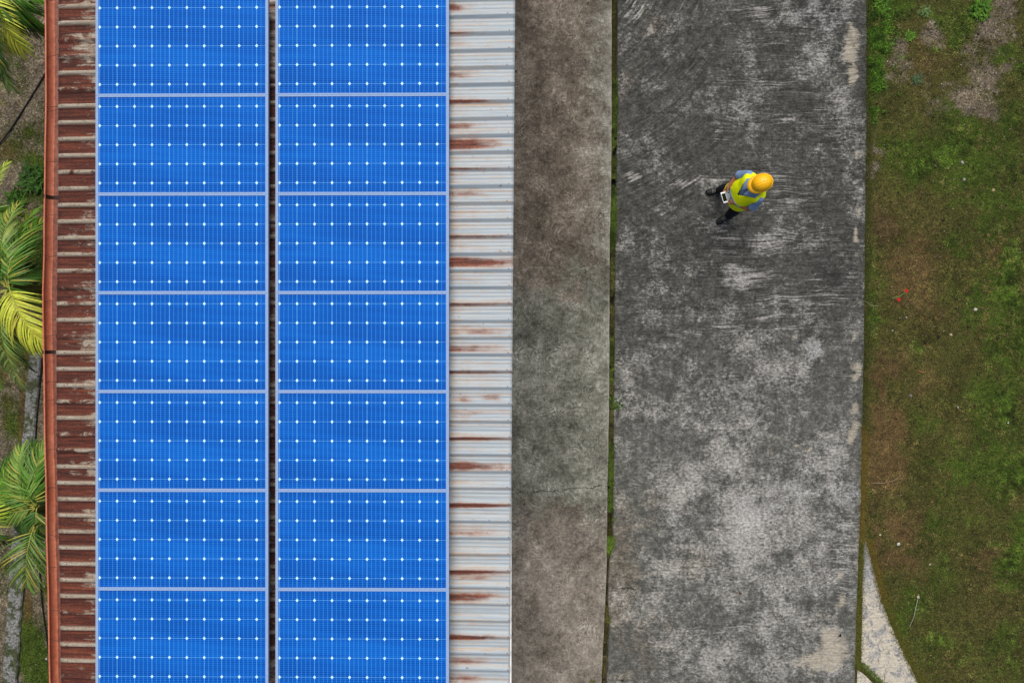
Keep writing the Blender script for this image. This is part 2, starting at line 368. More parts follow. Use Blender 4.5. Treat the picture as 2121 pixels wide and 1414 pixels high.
def driveway_mat():
    n = NT('weathered_driveway_concrete', 0.9, 0.25)
    p = n.coord()
    m, _ = n.attr('mask'); k, _ = n.attr('maskb')
    warp = n.noise(n.scale(p, .45, .45), 1.0, 3, .5)
    x, y, z = n.xyz(p)
    cv = n.new('ShaderNodeCombineXYZ'); n.put(cv.inputs[0], x); n.put(cv.inputs[1], n.add(y, n.mul(n.sub(warp, .5), .26))); q = cv.outputs[0]
    s1 = n.noise(n.scale(q, 1.1, 26), 1, 5, .7, con=2.3); s2 = n.noise(n.scale(q, 2.2, 62), 1, 4, .7, con=2.3); s0 = n.noise(n.scale(q, .9, 8), 1, 5, .6)
    b0 = n.noise(p, 1.5, 7, .6, .3); b1 = n.noise(p, 4.2, 9, .74, .25); b2 = n.noise(n.scale(p, 1, 1.4), 20, 7, .78, .1, con=2.2); b3 = n.noise(p, 70, 3, .7); b4 = n.noise(p, 9, 8, .74, .35, con=2.2)
    stroke = n.add(n.mul(s1, .42), n.mul(s2, .58))
    # sweeping curved scrapes of a broom swung round the upper corner
    dx, dy = n.sub(x, .2), n.sub(y, 6.6)
    rad = n.op('SQRT', n.add(n.mul(dx, dx), n.mul(dy, dy))); ang = n.op('ARCTAN2', dy, dx)
    pv = n.new('ShaderNodeCombineXYZ'); n.put(pv.inputs[0], n.mul(rad, 24)); n.put(pv.inputs[1], n.mul(ang, 5.0))
    sweep = n.noise(pv.outputs[0], 1.0, 5, .7, con=2.3)
    sm = n.mul(n.ss(n.add(x, n.mul(n.sub(b0, .5), 1.2)), 2.6, 3.6, 1, 0), n.ss(n.add(y, n.mul(n.sub(b1, .5), 1.4)), 1.2, 2.2))
    stroke = n.add(n.mul(stroke, n.sub(1.0, n.mul(sm, .8))), n.mul(sweep, n.mul(sm, .8)))
    sa = n.op('MINIMUM', n.add(n.add(.22, n.mul(m[0], .7)), n.mul(n.ss(n.add(y, n.mul(n.sub(b0, .5), 2.5)), -1.2, 1.4), .45)), 1.0)
    raw = stroke; stroke = n.add(n.mul(n.sub(stroke, .5), sa), .5)
    # dark lichen-stained base, brush strokes, mottling
    tone = n.ss(n.add(y, n.mul(n.sub(b0, .5), 2.6)), -2.6, 1.4)
    val = n.add(n.add(n.mul(stroke, .34), n.mul(b2, .27)), n.add(n.add(n.mul(b1, .17), n.mul(b3, .14)), n.add(n.mul(b0, .08), n.mul(n.sub(b4, .5), .22))))
    val = n.add(n.mul(n.sub(val, .5), 1.35), n.sub(.54, n.mul(tone, .10)))
    base = n.ramp(val, [(.26, lin(42, 42, 39)), (.38, lin(63, 63, 59)), (.50, lin(85, 85, 80)), (.60, lin(111, 111, 105)), (.74, lin(156, 155, 148))])
    base = n.mix(n.mul(n.ss(n.add(y, n.mul(n.sub(b0, .5), 2.2)), -1.6, 2.0), .8), base, n.mix(1.0, base, (.88, .88, .89, 1), 'MULTIPLY'))
    base = n.mix(n.ss(n.add(m[2], n.mul(n.sub(b1, .5), 1.3)), .25, .85), base, n.mix(1.0, base, (1.14, 1.02, .91, 1), 'MULTIPLY'))
    base = n.mix(n.mul(n.ss(n.add(k[1], n.mul(n.sub(b1, .5), 1.2)), .2, .9), .62), base, n.mix(1.0, base, (.5, .5, .52, 1), 'MULTIPLY'))
    # scraped pale strokes
    sv = n.add(n.add(n.mul(m[0], .72), n.mul(n.sub(raw, .5), 1.5)), n.add(n.mul(n.sub(b1, .5), .42), n.mul(n.sub(s0, .5), .45)))
    st = n.ss(sv, .48, .80)
    pale = n.ramp(b2, [(.25, lin(108, 106, 102)), (.75, lin(190, 187, 181))])
    c = n.mix(n.mul(st, .85), base, pale)
    # pale worn blotches
    bv = n.add(n.add(n.mul(m[1], .58), n.mul(b1, .52)), n.add(n.mul(b2, .52), n.mul(n.sub(b0, .5), .85)))
    bl = n.ss(n.add(bv, n.add(n.mul(n.sub(stroke, .5), .25), n.mul(n.sub(b4, .5), .30))), .60, 1.20)
    pb = n.mix(n.mul(n.ss(n.add(k[2], n.mul(n.sub(b4, .5), .9)), .3, .9), .7), n.ramp(b2, [(.2, lin(92, 91, 86)), (.8, lin(206, 203, 196))]), n.ramp(b2, [(.3, lin(112, 116, 119)), (.72, lin(184, 190, 194))]))
    c = n.mix(n.mul(bl, .82), c, pb)
    # crisp chalky cores where the skin has flaked off
    ck = n.ss(n.add(n.mul(m[1], .55), n.add(n.add(n.mul(b4, .36), n.mul(b2, .26)), n.mul(n.sub(b0, .5), .4))), .92, 1.0)
    c = n.mix(n.mul(ck, .65), c, n.ramp(b2, [(.2, lin(150, 148, 143)), (.8, lin(212, 210, 204))]))
    # black mould flecks within the pale areas
    fl = n.ss(n.add(n.noise(p, 11, 6, .75, .3), n.mul(n.sub(b2, .5), .7)), .66, .86)
    c = n.mix(n.mul(fl, .6), c, lin(64, 64, 60))
    # cream lime stains
    cr = n.ss(n.add(n.mul(k[0], .95), n.add(n.mul(n.sub(b1, .5), .8), n.mul(n.sub(stroke, .5), .8))), .42, .8)
    c = n.mix(n.mul(cr, .78), c, n.ramp(n.add(n.mul(b2, .5), n.mul(s2, .5)), [(.3, lin(138, 130, 114)), (.7, lin(188, 180, 162))]))
    # hairline joint
    jl = n.op('ABSOLUTE', n.sub(n.add(y, n.mul(n.sub(n.noise(n.scale(p, 6, 6), 1, 4), .5), .10)), -3.93))
    jm = n.mul(n.mul(n.ss(jl, .006, .016, 1, 0), n.ss(x, 1.7, 3.0, 1, 0)), n.ss(b1, .42, .56))
    c = n.mix(n.mul(jm, .9), c, lin(42, 40, 35))
    n.bump(n.add(n.mul(stroke, 1.1), n.add(b2, n.mul(b3, .6))), .45, .012)
    return n.out(c)

def walkway_mat():
    n = NT('trowelled_walkway_concrete', 0.9, 0.25)
    p = n.coord(); x, y, z = n.xyz(p)
    w1 = n.noise(p, 2.4, 4, .6, color=True)
    wv = n.new('ShaderNodeVectorMath'); wv.operation = 'MULTIPLY_ADD'
    n.put(wv.inputs[0], w1); wv.inputs[1].default_value = (.28, .28, 0); n.put(wv.inputs[2], p)
    d1 = n.voro(wv.outputs[0], 2.6); d2 = n.voro(n.scale(wv.outputs[0], 1, 1, 1, (3.3, 1.7, 0)), 4.2)
    r1 = n.op('SINE', n.mul(d1, 58)); r2 = n.op('SINE', n.mul(d2, 84))
    b0 = n.noise(p, 1.1, 6, .6, .3); b1 = n.noise(p, 3.6, 9, .72, .3); b2 = n.noise(p, 20, 8, .78, .35); b3 = n.noise(p, 85, 4, .7)
    sel = n.ss(b1, .42, .6)
    arcs = n.add(n.mul(n.mul(r1, sel), .5), n.mul(n.mul(r2, n.sub(1.0, sel)), .5))
    arcs = n.mul(arcs, n.ss(n.noise(p, 2.3, 5, .6), .45, .8))
    scr = n.noise(n.scale(wv.outputs[0], 9, 40, 1, rot=.6), 1, 5, .7, 1.0)
    scr2 = n.noise(n.scale(wv.outputs[0], 40, 9, 1, rot=.3), 1, 5, .7, 1.0)
    val = n.add(n.add(n.mul(b1, .26), n.mul(b2, .32)), n.add(n.add(n.mul(b3, .12), n.mul(arcs, .15)), n.add(n.mul(scr, .17), n.mul(scr2, .15))))
    val = n.add(n.add(n.mul(n.sub(val, .5), 1.25), n.mul(n.sub(b0, .5), .30)), .48)
    brown = n.ramp(val, [(.26, lin(58, 52, 45)), (.40, lin(88, 80, 70)), (.50, lin(110, 101, 89)), (.60, lin(134, 124, 111)), (.74, lin(176, 166, 152))])
    grey = n.ramp(val, [(.26, lin(56, 56, 49)), (.40, lin(90, 90, 80)), (.50, lin(114, 114, 103)), (.60, lin(140, 140, 129)), (.74, lin(180, 180, 170))])
    tan = n.ramp(val, [(.26, lin(72, 66, 59)), (.40, lin(110, 103, 93)), (.50, lin(134, 126, 115)), (.60, lin(156, 148, 136)), (.74, lin(194, 187, 174))])
    yw = n.add(y, n.mul(n.sub(b0, .5), 1.6))
    mid = n.mul(n.ss(yw, .6, 1.1, 1, 0), n.ss(yw, -3.2, -2.4, 0, 1))
    xr = n.add(x, n.mul(n.sub(b1, .5), 1.0))
    c = n.mix(n.mul(n.ss(xr, .9, 1.7), .75), brown, grey)
    c = n.mix(mid, c, grey)
    c = n.mix(n.ss(yw, -3.4, -2.5, 1, 0), c, tan)
    # worn lighter edge beside the gap and small lime spots
    ed = n.ss(n.add(x, n.mul(n.sub(b1, .5), .35)), 1.42, 1.60)
    c = n.mix(n.mul(ed, .28), c, lin(160, 156, 146))
    sp = n.ss(n.noise(p, 8, 7, .75, .3), .74, .9)
    c = n.mix(n.mul(sp, .5), c, lin(168, 160, 146))
    dk = n.ss(n.add(n.noise(p, 5, 7, .75, .4), n.mul(n.sub(b2, .5), .4)), .66, .86)
    c = n.mix(n.mul(dk, .45), c, lin(66, 62, 55))
    c = n.mix(n.mul(n.mul(n.attr('mask')[0][0], n.ss(b1, .3, .6)), .6), c, lin(178, 170, 156))
    # cracks
    cn = n.noise(n.scale(p, 5, 5), 1, 6, .7)
    for (y0, slope, wd, colr, amt) in ((-2.42, .09, .007, lin(40, 40, 30), .9), (1.15, .02, .004, lin(160, 156, 146), .7), (.98-1.2, .1, .004, lin(52, 50, 46), .6)):
        d = n.op('ABSOLUTE', n.sub(n.sub(n.add(y, n.mul(n.sub(cn, .5), .12)), n.mul(x, slope)), y0))
        c = n.mix(n.mul(n.ss(d, wd*.6, wd*1.5, 1, 0), n.mul(n.ss(b1, .35, .5), amt)), c, colr)
    n.bump(n.add(n.add(b2, n.mul(arcs, .5)), n.add(n.mul(scr, .8), b3)), .6, .012)
    return n.out(c)

slab('driveway', DRV_L, DRV_R, 0.0, -0.3, driveway_mat(), 70, -14, 14, .05, drv_masks, .008)
ZW = 0.03
slab('walkway', [(-900, 1030), (2300, 1030)], WALK_R, ZW, -0.3, walkway_mat(), 6, -14, 14, .05, 'edge', .005)

def path_mat():
    n = NT('pale_path_concrete', 0.9, 0.25)
    p = n.coord()
    b1 = n.noise(p, 6, 6, .65, .6); b2 = n.noise(p, 30, 6, .7); s = n.noise(n.scale(p, 4, 40, 1, rot=-.6), 1, 4, .7)
    c = n.ramp(n.add(n.mul(b2, .6), n.mul(s, .4)), [(.3, lin(158, 150, 135)), (.7, lin(206, 198, 180))])
    c = n.mix(n.ss(n.add(n.xyz(p)[1], n.mul(n.sub(b1, .5), 1.2)), -4.2, -3.5), c, n.ramp(b2, [(.3, lin(112, 116, 118)), (.7, lin(158, 161, 162))]))
    c = n.mix(n.ss(b1, .48, .72), c, n.ramp(b2, [(.3, lin(118, 118, 116)), (.7, lin(164, 163, 160))]))
    c = n.mix(n.mul(n.ss(n.noise(p, 14, 5, .7, .8), .62, .70), .7), c, lin(96, 96, 92))
    n.bump(n.add(b2, s), .3, .01)
    return n.out(c)
PATH_R = [(1110, 1791), (1130, 1797), (1150, 1803), (1200, 1815), (1250, 1829), (1300, 1848), (1350, 1871), (1414, 1902), (1600, 2010), (2000, 2300)]
PATH_L = [(1110, 1790), (1140, 1789), (1200, 1787), (1300, 1785), (1372, 1784), (1395, 1802), (1414, 1822), (1600, 1960), (2000, 2290)]
def build_path():
    bm = bmesh.new(); zt = -0.004
    rows = []
    for py in list(range(1112, 1420, 6)) + [1460, 1520, 1600, 1800, 1990]:
        a = P(interp(py, PATH_L), py, zt); b = P(interp(py, PATH_R), py, zt)
        j = mnoise.noise(Vector((py*.05, 0, 0)))*.01
        a.x += j; b.x -= j
        if b.x < a.x+.004: b.x = a.x+.004
        rows.append([a+(b-a)*t for t in (0, .25, .5, .75, 1)])
    vr = [[bm.verts.new(v) for v in r] for r in rows]
    lo = [[bm.verts.new((r[i].x, r[i].y, -.1)) for i in (0, 4)] for r in rows]
    for j in range(len(vr)-1):
        for i in range(4): bm.faces.new((vr[j][i], vr[j][i+1], vr[j+1][i+1], vr[j+1][i]))
        bm.faces.new((lo[j][0], vr[j][0], vr[j+1][0], lo[j+1][0])); bm.faces.new((vr[j][4], lo[j][1], lo[j+1][1], vr[j+1][4]))
    tag(obj('path', bm, path_mat()), kind='structure')
    # the little corner of slab beyond the mossy joint
    bm = bmesh.new()
    pts = [(1776, 1386), (1790, 1396), (1806, 1412), (1840, 1450), (1950, 1600), (1770, 1600)]
    top = [bm.verts.new(P(a, b, zt)) for a, b in pts]; bot = [bm.verts.new(P(a, b, -.1)) for a, b in pts]
    bm.faces.new(top)
    for i in range(len(pts)): bm.faces.new((top[i], bot[i], bot[(i+1) % len(pts)], top[(i+1) % len(pts)]))
    tag(obj('path', bm, path_mat()), kind='structure')
build_path()

# ------------------------------------------------------------------ building with rusty metal roof
PITCH, Y0 = 0.19594, 3.9817
def roof_z(x, y): return 2.90 + 0.045*(x+3.0) + 0.0195*y
XL = -5.456
EAVE = [(-900, 121), (0, 121), (400, 120), (600, 117), (800, 115.5), (1000, 118), (1200, 123), (1414, 126), (2300, 130)]
def eave_x(y):
    z = roof_z(XL, y)+.01; return P(interp(707-y*FPX/(CAMH-z), EAVE), 0, z).x
RUST = [(931, 15, 48, 8, .8), (931, 70, 62, 4, .8), (931, 86, 40, 8, .4), (931, 154, 48, 8, .7), (931, 210, 90, 4.5, 1.1), (931, 262, 64, 9, .7), (931, 299, 88, 11, 1.25), (931, 350, 110, 4, .8), (931, 366, 100, 4, .3), (931, 400, 90, 9, .6), (931, 440, 80, 7, .35), (931, 490, 150, 4, .8), (931, 510, 60, 8, .4),
        (931, 543, 135, 9.5, 1.25), (940, 580, 80, 8, .35), (931, 630, 140, 4, .75), (985, 687, 60, 8, .6), (931, 687, 50, 8, .6), (931, 722, 125, 8, .75), (975, 718, 30, 7, .6), (931, 771, 150, 4, .85), (960, 826, 30, 8, .6), (1020, 822, 22, 8, .65), (931, 857, 100, 9, .4), (931, 908, 140, 4, .85), (940, 930, 80, 8, .3), (931, 965, 115, 8.5, 1.1), (985, 962, 30, 8, .5),
        (931, 1046, 120, 5, 1.2), (931, 1104, 100, 8, .55), (931, 1185, 105, 5, 1.2), (980, 1196, 40, 6, .5), (931, 1236, 95, 9, 1.1), (931, 1319, 110, 5, 1.2), (965, 1367, 50, 8, .65), (931, 1404, 80, 9, .65)]
def roof_xr(y): return 0.0055 + 0.0079*y
def roof_mat():
    n = NT('corrugated_roof_steel', 0.5, 0.35)
    p = n.coord(); x, y, z = n.xyz(p)
    ra = n.attr('rib')[0]; rib = ra[0]; rmask = ra[1]
    ph = n.op('DIVIDE', n.add(y, 20*PITCH - Y0 + PITCH*.62), PITCH)
    cell = n.op('FLOOR', ph)
    r1 = n.wnoise(cell); r2 = n.wnoise(n.add(cell, 71.3)); r3 = n.wnoise(n.add(cell, 143.7))
    st = n.noise(n.scale(p, 1.6, 30), 1, 6, .65); st2 = n.noise(n.scale(p, 6, 70), 1, 5, .7); bl = n.noise(n.scale(p, 5, 9), 1, 7, .7, .5); fine = n.noise(p, 60, 5, .7)
    st3 = n.noise(n.scale(p, .7, 30), 1, 3, .6)
    # galvanised pale steel with cream weathering along the sheet
    pale = n.ramp(st3, [(.1, lin(136, 149, 158)), (.4, lin(160, 172, 179)), (.7, lin(172, 179, 180)), (.95, lin(176, 164, 144))])
    pale = n.mix(n.mul(n.ss(st2, .5, .7), .45), pale, lin(168, 160, 146))
    # rust
    rust = n.ramp(n.add(n.mul(st, .5), n.mul(fine, .5)), [(.3, lin(58, 27, 20)), (.48, lin(96, 46, 32)), (.6, lin(124, 62, 42)), (.75, lin(158, 92, 62))])
    rdark = n.ramp(n.add(n.mul(st, .6), n.mul(fine, .4)), [(.2, lin(44, 26, 21)), (.5, lin(84, 43, 32)), (.8, lin(126, 68, 46))])
    # heavy rust at the left eave, patchy at the right where the panels drip
    left = n.ss(x, -4.4, -5.0, 0, 1)
    underp = n.ss(x, -.75, -1.6, 0, 1)
    xr = n.ss(x, -.75, n.add(-.35, n.mul(r2, .40)), 1, 0)
    strong = n.ss(n.mul(n.op('POWER', r1, 1.5), 1.1), .30, 1.0)
    rr = n.add(n.mul(rmask, .95), n.add(n.mul(n.sub(st, .5), .62), n.mul(n.sub(bl, .5), .55)))
    right_r = n.ss(rr, .30, .92)
    stain = n.ss(n.add(n.add(rr, n.mul(n.sub(st3, .5), .55)), .12), .14, .62)
    c = n.mix(n.mul(stain, .46), pale, lin(164, 124, 90))
    c = n.mix(n.mul(right_r, .92), c, rust)
    rl = n.add(n.add(n.add(.12, n.mul(n.sub(r3, .5), .5)), n.mul(n.sub(bl, .5), .95)), n.add(n.mul(n.sub(st, .5), .6), n.mul(n.ss(x, -5.0, -5.42, 0, 1), .35)))
    lrust = n.ss(rl, -.26, .10)
    lrust = n.op('MULTIPLY', lrust, n.sub(1.0, n.mul(rib, n.ss(n.add(r2, n.mul(n.sub(bl, .5), .8)), .06, .24))))
    lpale = n.ramp(n.add(n.mul(st2, .5), n.mul(fine, .5)), [(.2, lin(116, 98, 80)), (.5, lin(154, 142, 124)), (.8, lin(190, 184, 172))])
    rdark = n.mix(n.mul(r1, .75), rdark, n.mix(1.0, rdark, (.62, .66, .72, 1), 'MULTIPLY'))
    lc = n.mix(lrust, lpale, rdark)
    lc = n.mix(n.mul(n.mul(n.ss(st2, .45, .62), lrust), .5), lc, rust)
    c = n.mix(n.op('MAXIMUM', left, n.mul(underp, .95)), c, lc)
    # fasteners on the rib crests
    fr_ = n.mul(n.op('ABSOLUTE', n.sub(n.op('FRACT', ph), .62)), PITCH)
    for xx in (-5.36, -.045):
        dd = n.add(n.mul(fr_, fr_), n.op('POWER', n.sub(n.add(x, n.mul(n.sub(r2, .5), .03)), xx), 2.0))
        c = n.mix(n.mul(n.op('LESS_THAN', dd, .00006), .8), c, lin(70, 48, 38))
    c = n.mix(n.mul(n.ss(n.noise(p, 17, 2, .5), .93, .97), .7), c, lin(84, 54, 40))
    n.bump(n.add(fine, st2), .12, .004)
    return n.out(c, rough=n.mix(n.op('MAXIMUM', left, right_r), (.42,)*3+(1,), (.85,)*3+(1,)))

build_root = thing('metal_roofed_building', 'low building under a rusty corrugated metal roof that carries two columns of solar panels', 'building', (-2.75, 0, -.14))
def build_building():
    # sheet profile along y
    prof = []
    for k in range(-34, 34):
        yc = Y0 - 20*PITCH + k*PITCH
        prof += [(yc-.032, .0, 0), (yc-.017, .034, 1), (yc, .036, 1), (yc+.017, .034, 1), (yc+.032, .0, 0), (yc+.075, .0, 0), (yc+.081, .0035, 0), (yc+.087, .0, 0), (yc+.121, .0, 0), (yc+.127, .0035, 0), (yc+.133, 0, 0)]
    xs = [0, .012, .03, .06, .1, .2, .4, .6, .8, .85] + list(np.linspace(.86, 1, 22))
    V, F, R = [], [], []
    for (y, h, r) in prof:
        for u in xs:
            e = mnoise.noise(Vector((y*.9, 0, 5)))*.008
            xl = eave_x(y)+e; x = xl+(roof_xr(y)-xl)*u
            hh = h*min(1, .35+u*60) if u < .02 else h
            V.append((x, y, roof_z(x, y)+hh+mnoise.noise(Vector((x*1.5, y*3, 2)))*.003)); R.append((r, 0, 0))
    m = len(xs)
    for j in range(len(prof)-1):
        for i in range(m-1):
            F.append((j*m+i, j*m+i+1, (j+1)*m+i+1, (j+1)*m+i))
    V = np.array(V); kz = FPX/(CAMH-V[:, 2]); R = np.array(R, float); PXr = 1060.5+V[:, 0]*kz; R[:, 1] = np.maximum(1.22*ell(PXr, 707-V[:, 1]*kz, RUST), .30*np.exp(-np.maximum(PXr-931, 0)/32))
    V = V - np.array(build_root.location)
    me = np_mesh('roof', V, F, 4); set_tint(me, R, 'rib')
    o = link_mesh('roof', me, roof_mat(), build_root)
    # object coordinates of the roof should read as world metres
    off = Vector(build_root.location); me.transform(Matrix.Translation(off)); o.location = -off
    s = o.modifiers.new('thickness', 'SOLIDIFY'); s.thickness = .0015; s.offset = -1
    plaster = plain('cream_plaster', lin(196, 190, 176), .9, .2, .15, 4)
    for (a, b, c2, d) in ((-.2, -6.5, -.05, 6.5), (-5.35, -6.5, -5.2, 6.5)):
        bm = bmesh.new()
        vs = [bm.verts.new(v) for v in [(a, b, -.14), (c2, b, -.14), (c2, d, -.14), (a, d, -.14), (a, b, roof_z(a, b)-.03), (c2, b, roof_z(c2, b)-.03), (c2, d, roof_z(c2, d)-.03), (a, d, roof_z(a, d)-.03)]]
        for f in ((0, 1, 2, 3), (4, 5, 6, 7), (0, 1, 5, 4), (1, 2, 6, 5), (2, 3, 7, 6), (3, 0, 4, 7)): bm.faces.new([vs[i] for i in f])
        obj('wall', bm, plaster, build_root, world=True)
    for yy in (-6.4, 6.28):
        bm = bmesh.new()
        box(bm, -5.2, yy, -.14, -.2, yy+.12, roof_z(-5.2, yy)-.03); obj('wall', bm, plaster, build_root, world=True)
    bm = bmesh.new()
    ys = np.linspace(-6.5, 6.5, 40); xo = -.0070
    rings = [[(xo-.025, y, roof_z(0, y)-.17), (xo, y, roof_z(0, y)-.17), (xo, y, roof_z(0, y)-.012), (xo-.025, y, roof_z(0, y)-.012)] for y in ys]
    loft(bm, rings); obj('fascia_board', bm, plain('white_paint', lin(236, 234, 228), .6, .3, .05, 6), build_root, world=True)
    bm = bmesh.new()
    q = P(1069, 147, 3.02); box(bm, q.x-.05, q.y-.012, q.z-.03, q.x+.012, q.y+.012, q.z-.005, .003)
    obj('bracket', bm, plain('dark_steel', lin(34, 36, 38), .5), build_root, world=True)
build_building()

GUT = [(-300, 93), (0, 93), (200, 94.5), (400, 91.5), (520, 90), (600, 88), (700, 89), (760, 90.5), (900, 91.5), (1000, 94.5), (1120, 96), (1230, 99), (1330, 101), (1414, 102), (1700, 104)]
def gut_x(y): 
    z = gut_zz(y); py = 707 - y*FPX/(CAMH-z)
    return P(interp(py, GUT), 0, z).x + mnoise.noise(Vector((y*1.5, 3, 3)))*.004
def gut_zz(y): return roof_z(XL, y) - .03 + .012*math.sin(y*.8)
def gutter_mat():
    n = NT('terracotta_gutter_paint', .55, .3)
    p = n.coord()
    a = n.noise(n.scale(p, 20, 1.2), 1, 5, .6); b = n.noise(p, 18, 6, .7); s = n.noise(n.scale(p, 3, 14), 1, 5, .7)
    c = n.ramp(n.add(n.mul(a, .5), n.mul(b, .5)), [(.2, lin(164, 90, 66)), (.5, lin(200, 116, 84)), (.8, lin(218, 140, 108))])
    shade_fac = n.attr('eave_shade')[0][0]  # shade under the eave, painted as a dark band along the trough bottom
    c = n.mix(n.mul(n.ss(n.add(shade_fac, n.mul(n.sub(s, .5), .5)), .45, .65), .9), c, n.ramp(b, [(.3, lin(86, 48, 40)), (.7, lin(124, 74, 60))]))
    n.bump(b, .1, .004)
    return n.out(c)
def build_gutter():
    g = bpy.data.objects.new('gutter', None); COL.objects.link(g); g.parent = build_root; g.location = -Vector(build_root.location)
    ys = np.arange(-6.3, 6.31, .07)
    # cross-section: outer lip -> outer wall -> rounded bottom -> inner wall (dx measured from the lip, dz down)
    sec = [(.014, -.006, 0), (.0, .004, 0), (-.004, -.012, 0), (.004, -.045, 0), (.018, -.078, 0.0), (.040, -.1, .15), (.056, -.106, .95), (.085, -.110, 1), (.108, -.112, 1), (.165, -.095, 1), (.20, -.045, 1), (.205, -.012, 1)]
    V, F, D = [], [], []
    for y in ys:
        gx, gzv = gut_x(y), gut_zz(y)
        for dx, dz, d in sec:
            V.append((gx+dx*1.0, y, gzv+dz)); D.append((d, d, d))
    m = len(sec)
    for j in range(len(ys)-1):
        for i in range(m-1): F.append((j*m+i, (j+1)*m+i, (j+1)*m+i+1, j*m+i+1))
    me = np_mesh('trough', V, F, 4, True); set_tint(me, D, 'eave_shade')
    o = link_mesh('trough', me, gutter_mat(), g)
    s = o.modifiers.new('thickness', 'SOLIDIFY'); s.thickness = .003; s.offset = 0
    wire = plain('rusty_wire', lin(92, 58, 46), .7)
    for py in (8, 122, 225, 234, 337, 447, 533, 622, 696, 790, 829, 932, 1010, 1110, 1178, 1268, 1330):
        y = (707-py)*(CAMH-2.75)/FPX; gx, gzv = gut_x(y), gut_zz(y); t = random.uniform(-.02, .03)
        bm = bmesh.new()
        tube(bm, spline([(gx+.012, y, gzv-.03), (gx+.02, y+t*.3, gzv-.005), (gx+.09, y-t*.3, gzv-.004), (gx+.19, y-t, roof_z(XL, y)+.012)], 4), .0032, 6)
        obj('strap', bm, wire, g)
    blk = plain('black_sealant', lin(52, 36, 30), .7, .2, .7, 60)
    for py, wd in ((408, .045), (729, .04)):
        y = (707-py)*(CAMH-2.75)/FPX; gzv = gut_zz(y); bm = bmesh.new()
        rings = []
        for yy in np.linspace(y-wd/2, y+wd/2, 6):
            gx = gut_x(yy); q = [(gx+.006, yy, gzv+.010)] + [(gx+dx+(.004 if k < 4 else 0), yy, gzv+dz+.005) for k, (dx, dz, _) in enumerate(sec[1:])]
            q2 = [(gx-.010, yy, gzv+.010)] + [(gx+dx*1.03-.007, yy, gzv+dz-.004) for dx, dz, _ in sec[1:]]
            rings.append(q+q2[::-1])
        loft(bm, rings); obj('joint_clip', bm, blk, g)
build_gutter()

# ------------------------------------------------------------------ solar panels
def cell_mat():
    n = NT('solar_cells', .6, .04)
    p = n.coord(); x, y, z = n.xyz(p)
    PXc, PYc = .2018, .2206
    xs = n.add(x, 1.0-.047)
    ys = y
    hl = n.line(n.add(ys, 0.0), PYc/10, .0062); vl = n.line(xs, PXc/4, .0064)
    hb = n.line(ys, PYc, .0068); vb = n.line(xs, PXc, .0068)
    lf = n.noise(n.scale(p, .5, 3.2, 1, rot=.18), 1.0, 2, .5); lf2 = n.op('SINE', n.mul(n.add(y, n.mul(x, .07)), 62))
    fs = n.op('FRACT', n.op('DIVIDE', ys, PYc/10))
    cell = n.ramp(n.add(n.add(n.mul(n.sub(lf, .5), 1.3), .5), n.mul(lf2, .10)), [(.1, lin(2, 72, 162)), (.5, lin(3, 82, 176)), (.9, lin(8, 95, 190))])
    cell = n.mix(n.ss(fs, .15, .85, 0, .35), cell, lin(2, 68, 164))
    c = n.mix(n.mul(hl, .34), cell, lin(62, 146, 222))
    c = n.mix(n.mul(vl, .5), c, lin(74, 156, 228))
    c = n.mix(n.mul(n.op('MAXIMUM', hb, vb), .55), c, lin(100, 178, 240))
    # diamonds at the cell corners (the first column lies on the left margin)
    dx = n.mul(n.op('ABSOLUTE', n.sub(n.op('FRACT', n.add(n.op('DIVIDE', xs, PXc), .5)), .5)), PXc/.0172)
    dy = n.mul(n.op('ABSOLUTE', n.sub(n.op('FRACT', n.add(n.op('DIVIDE', ys, PYc), .5)), .5)), PYc/.0210)
    dm = n.op('LESS_THAN', n.add(dx, dy), 1.0)
    inside = n.mul(n.op('LESS_THAN', xs, PXc*9.5), n.op('GREATER_THAN', xs, -.1))
    c = n.mix(n.mul(dm, inside), c, lin(196, 240, 255))
    return n.out(c)
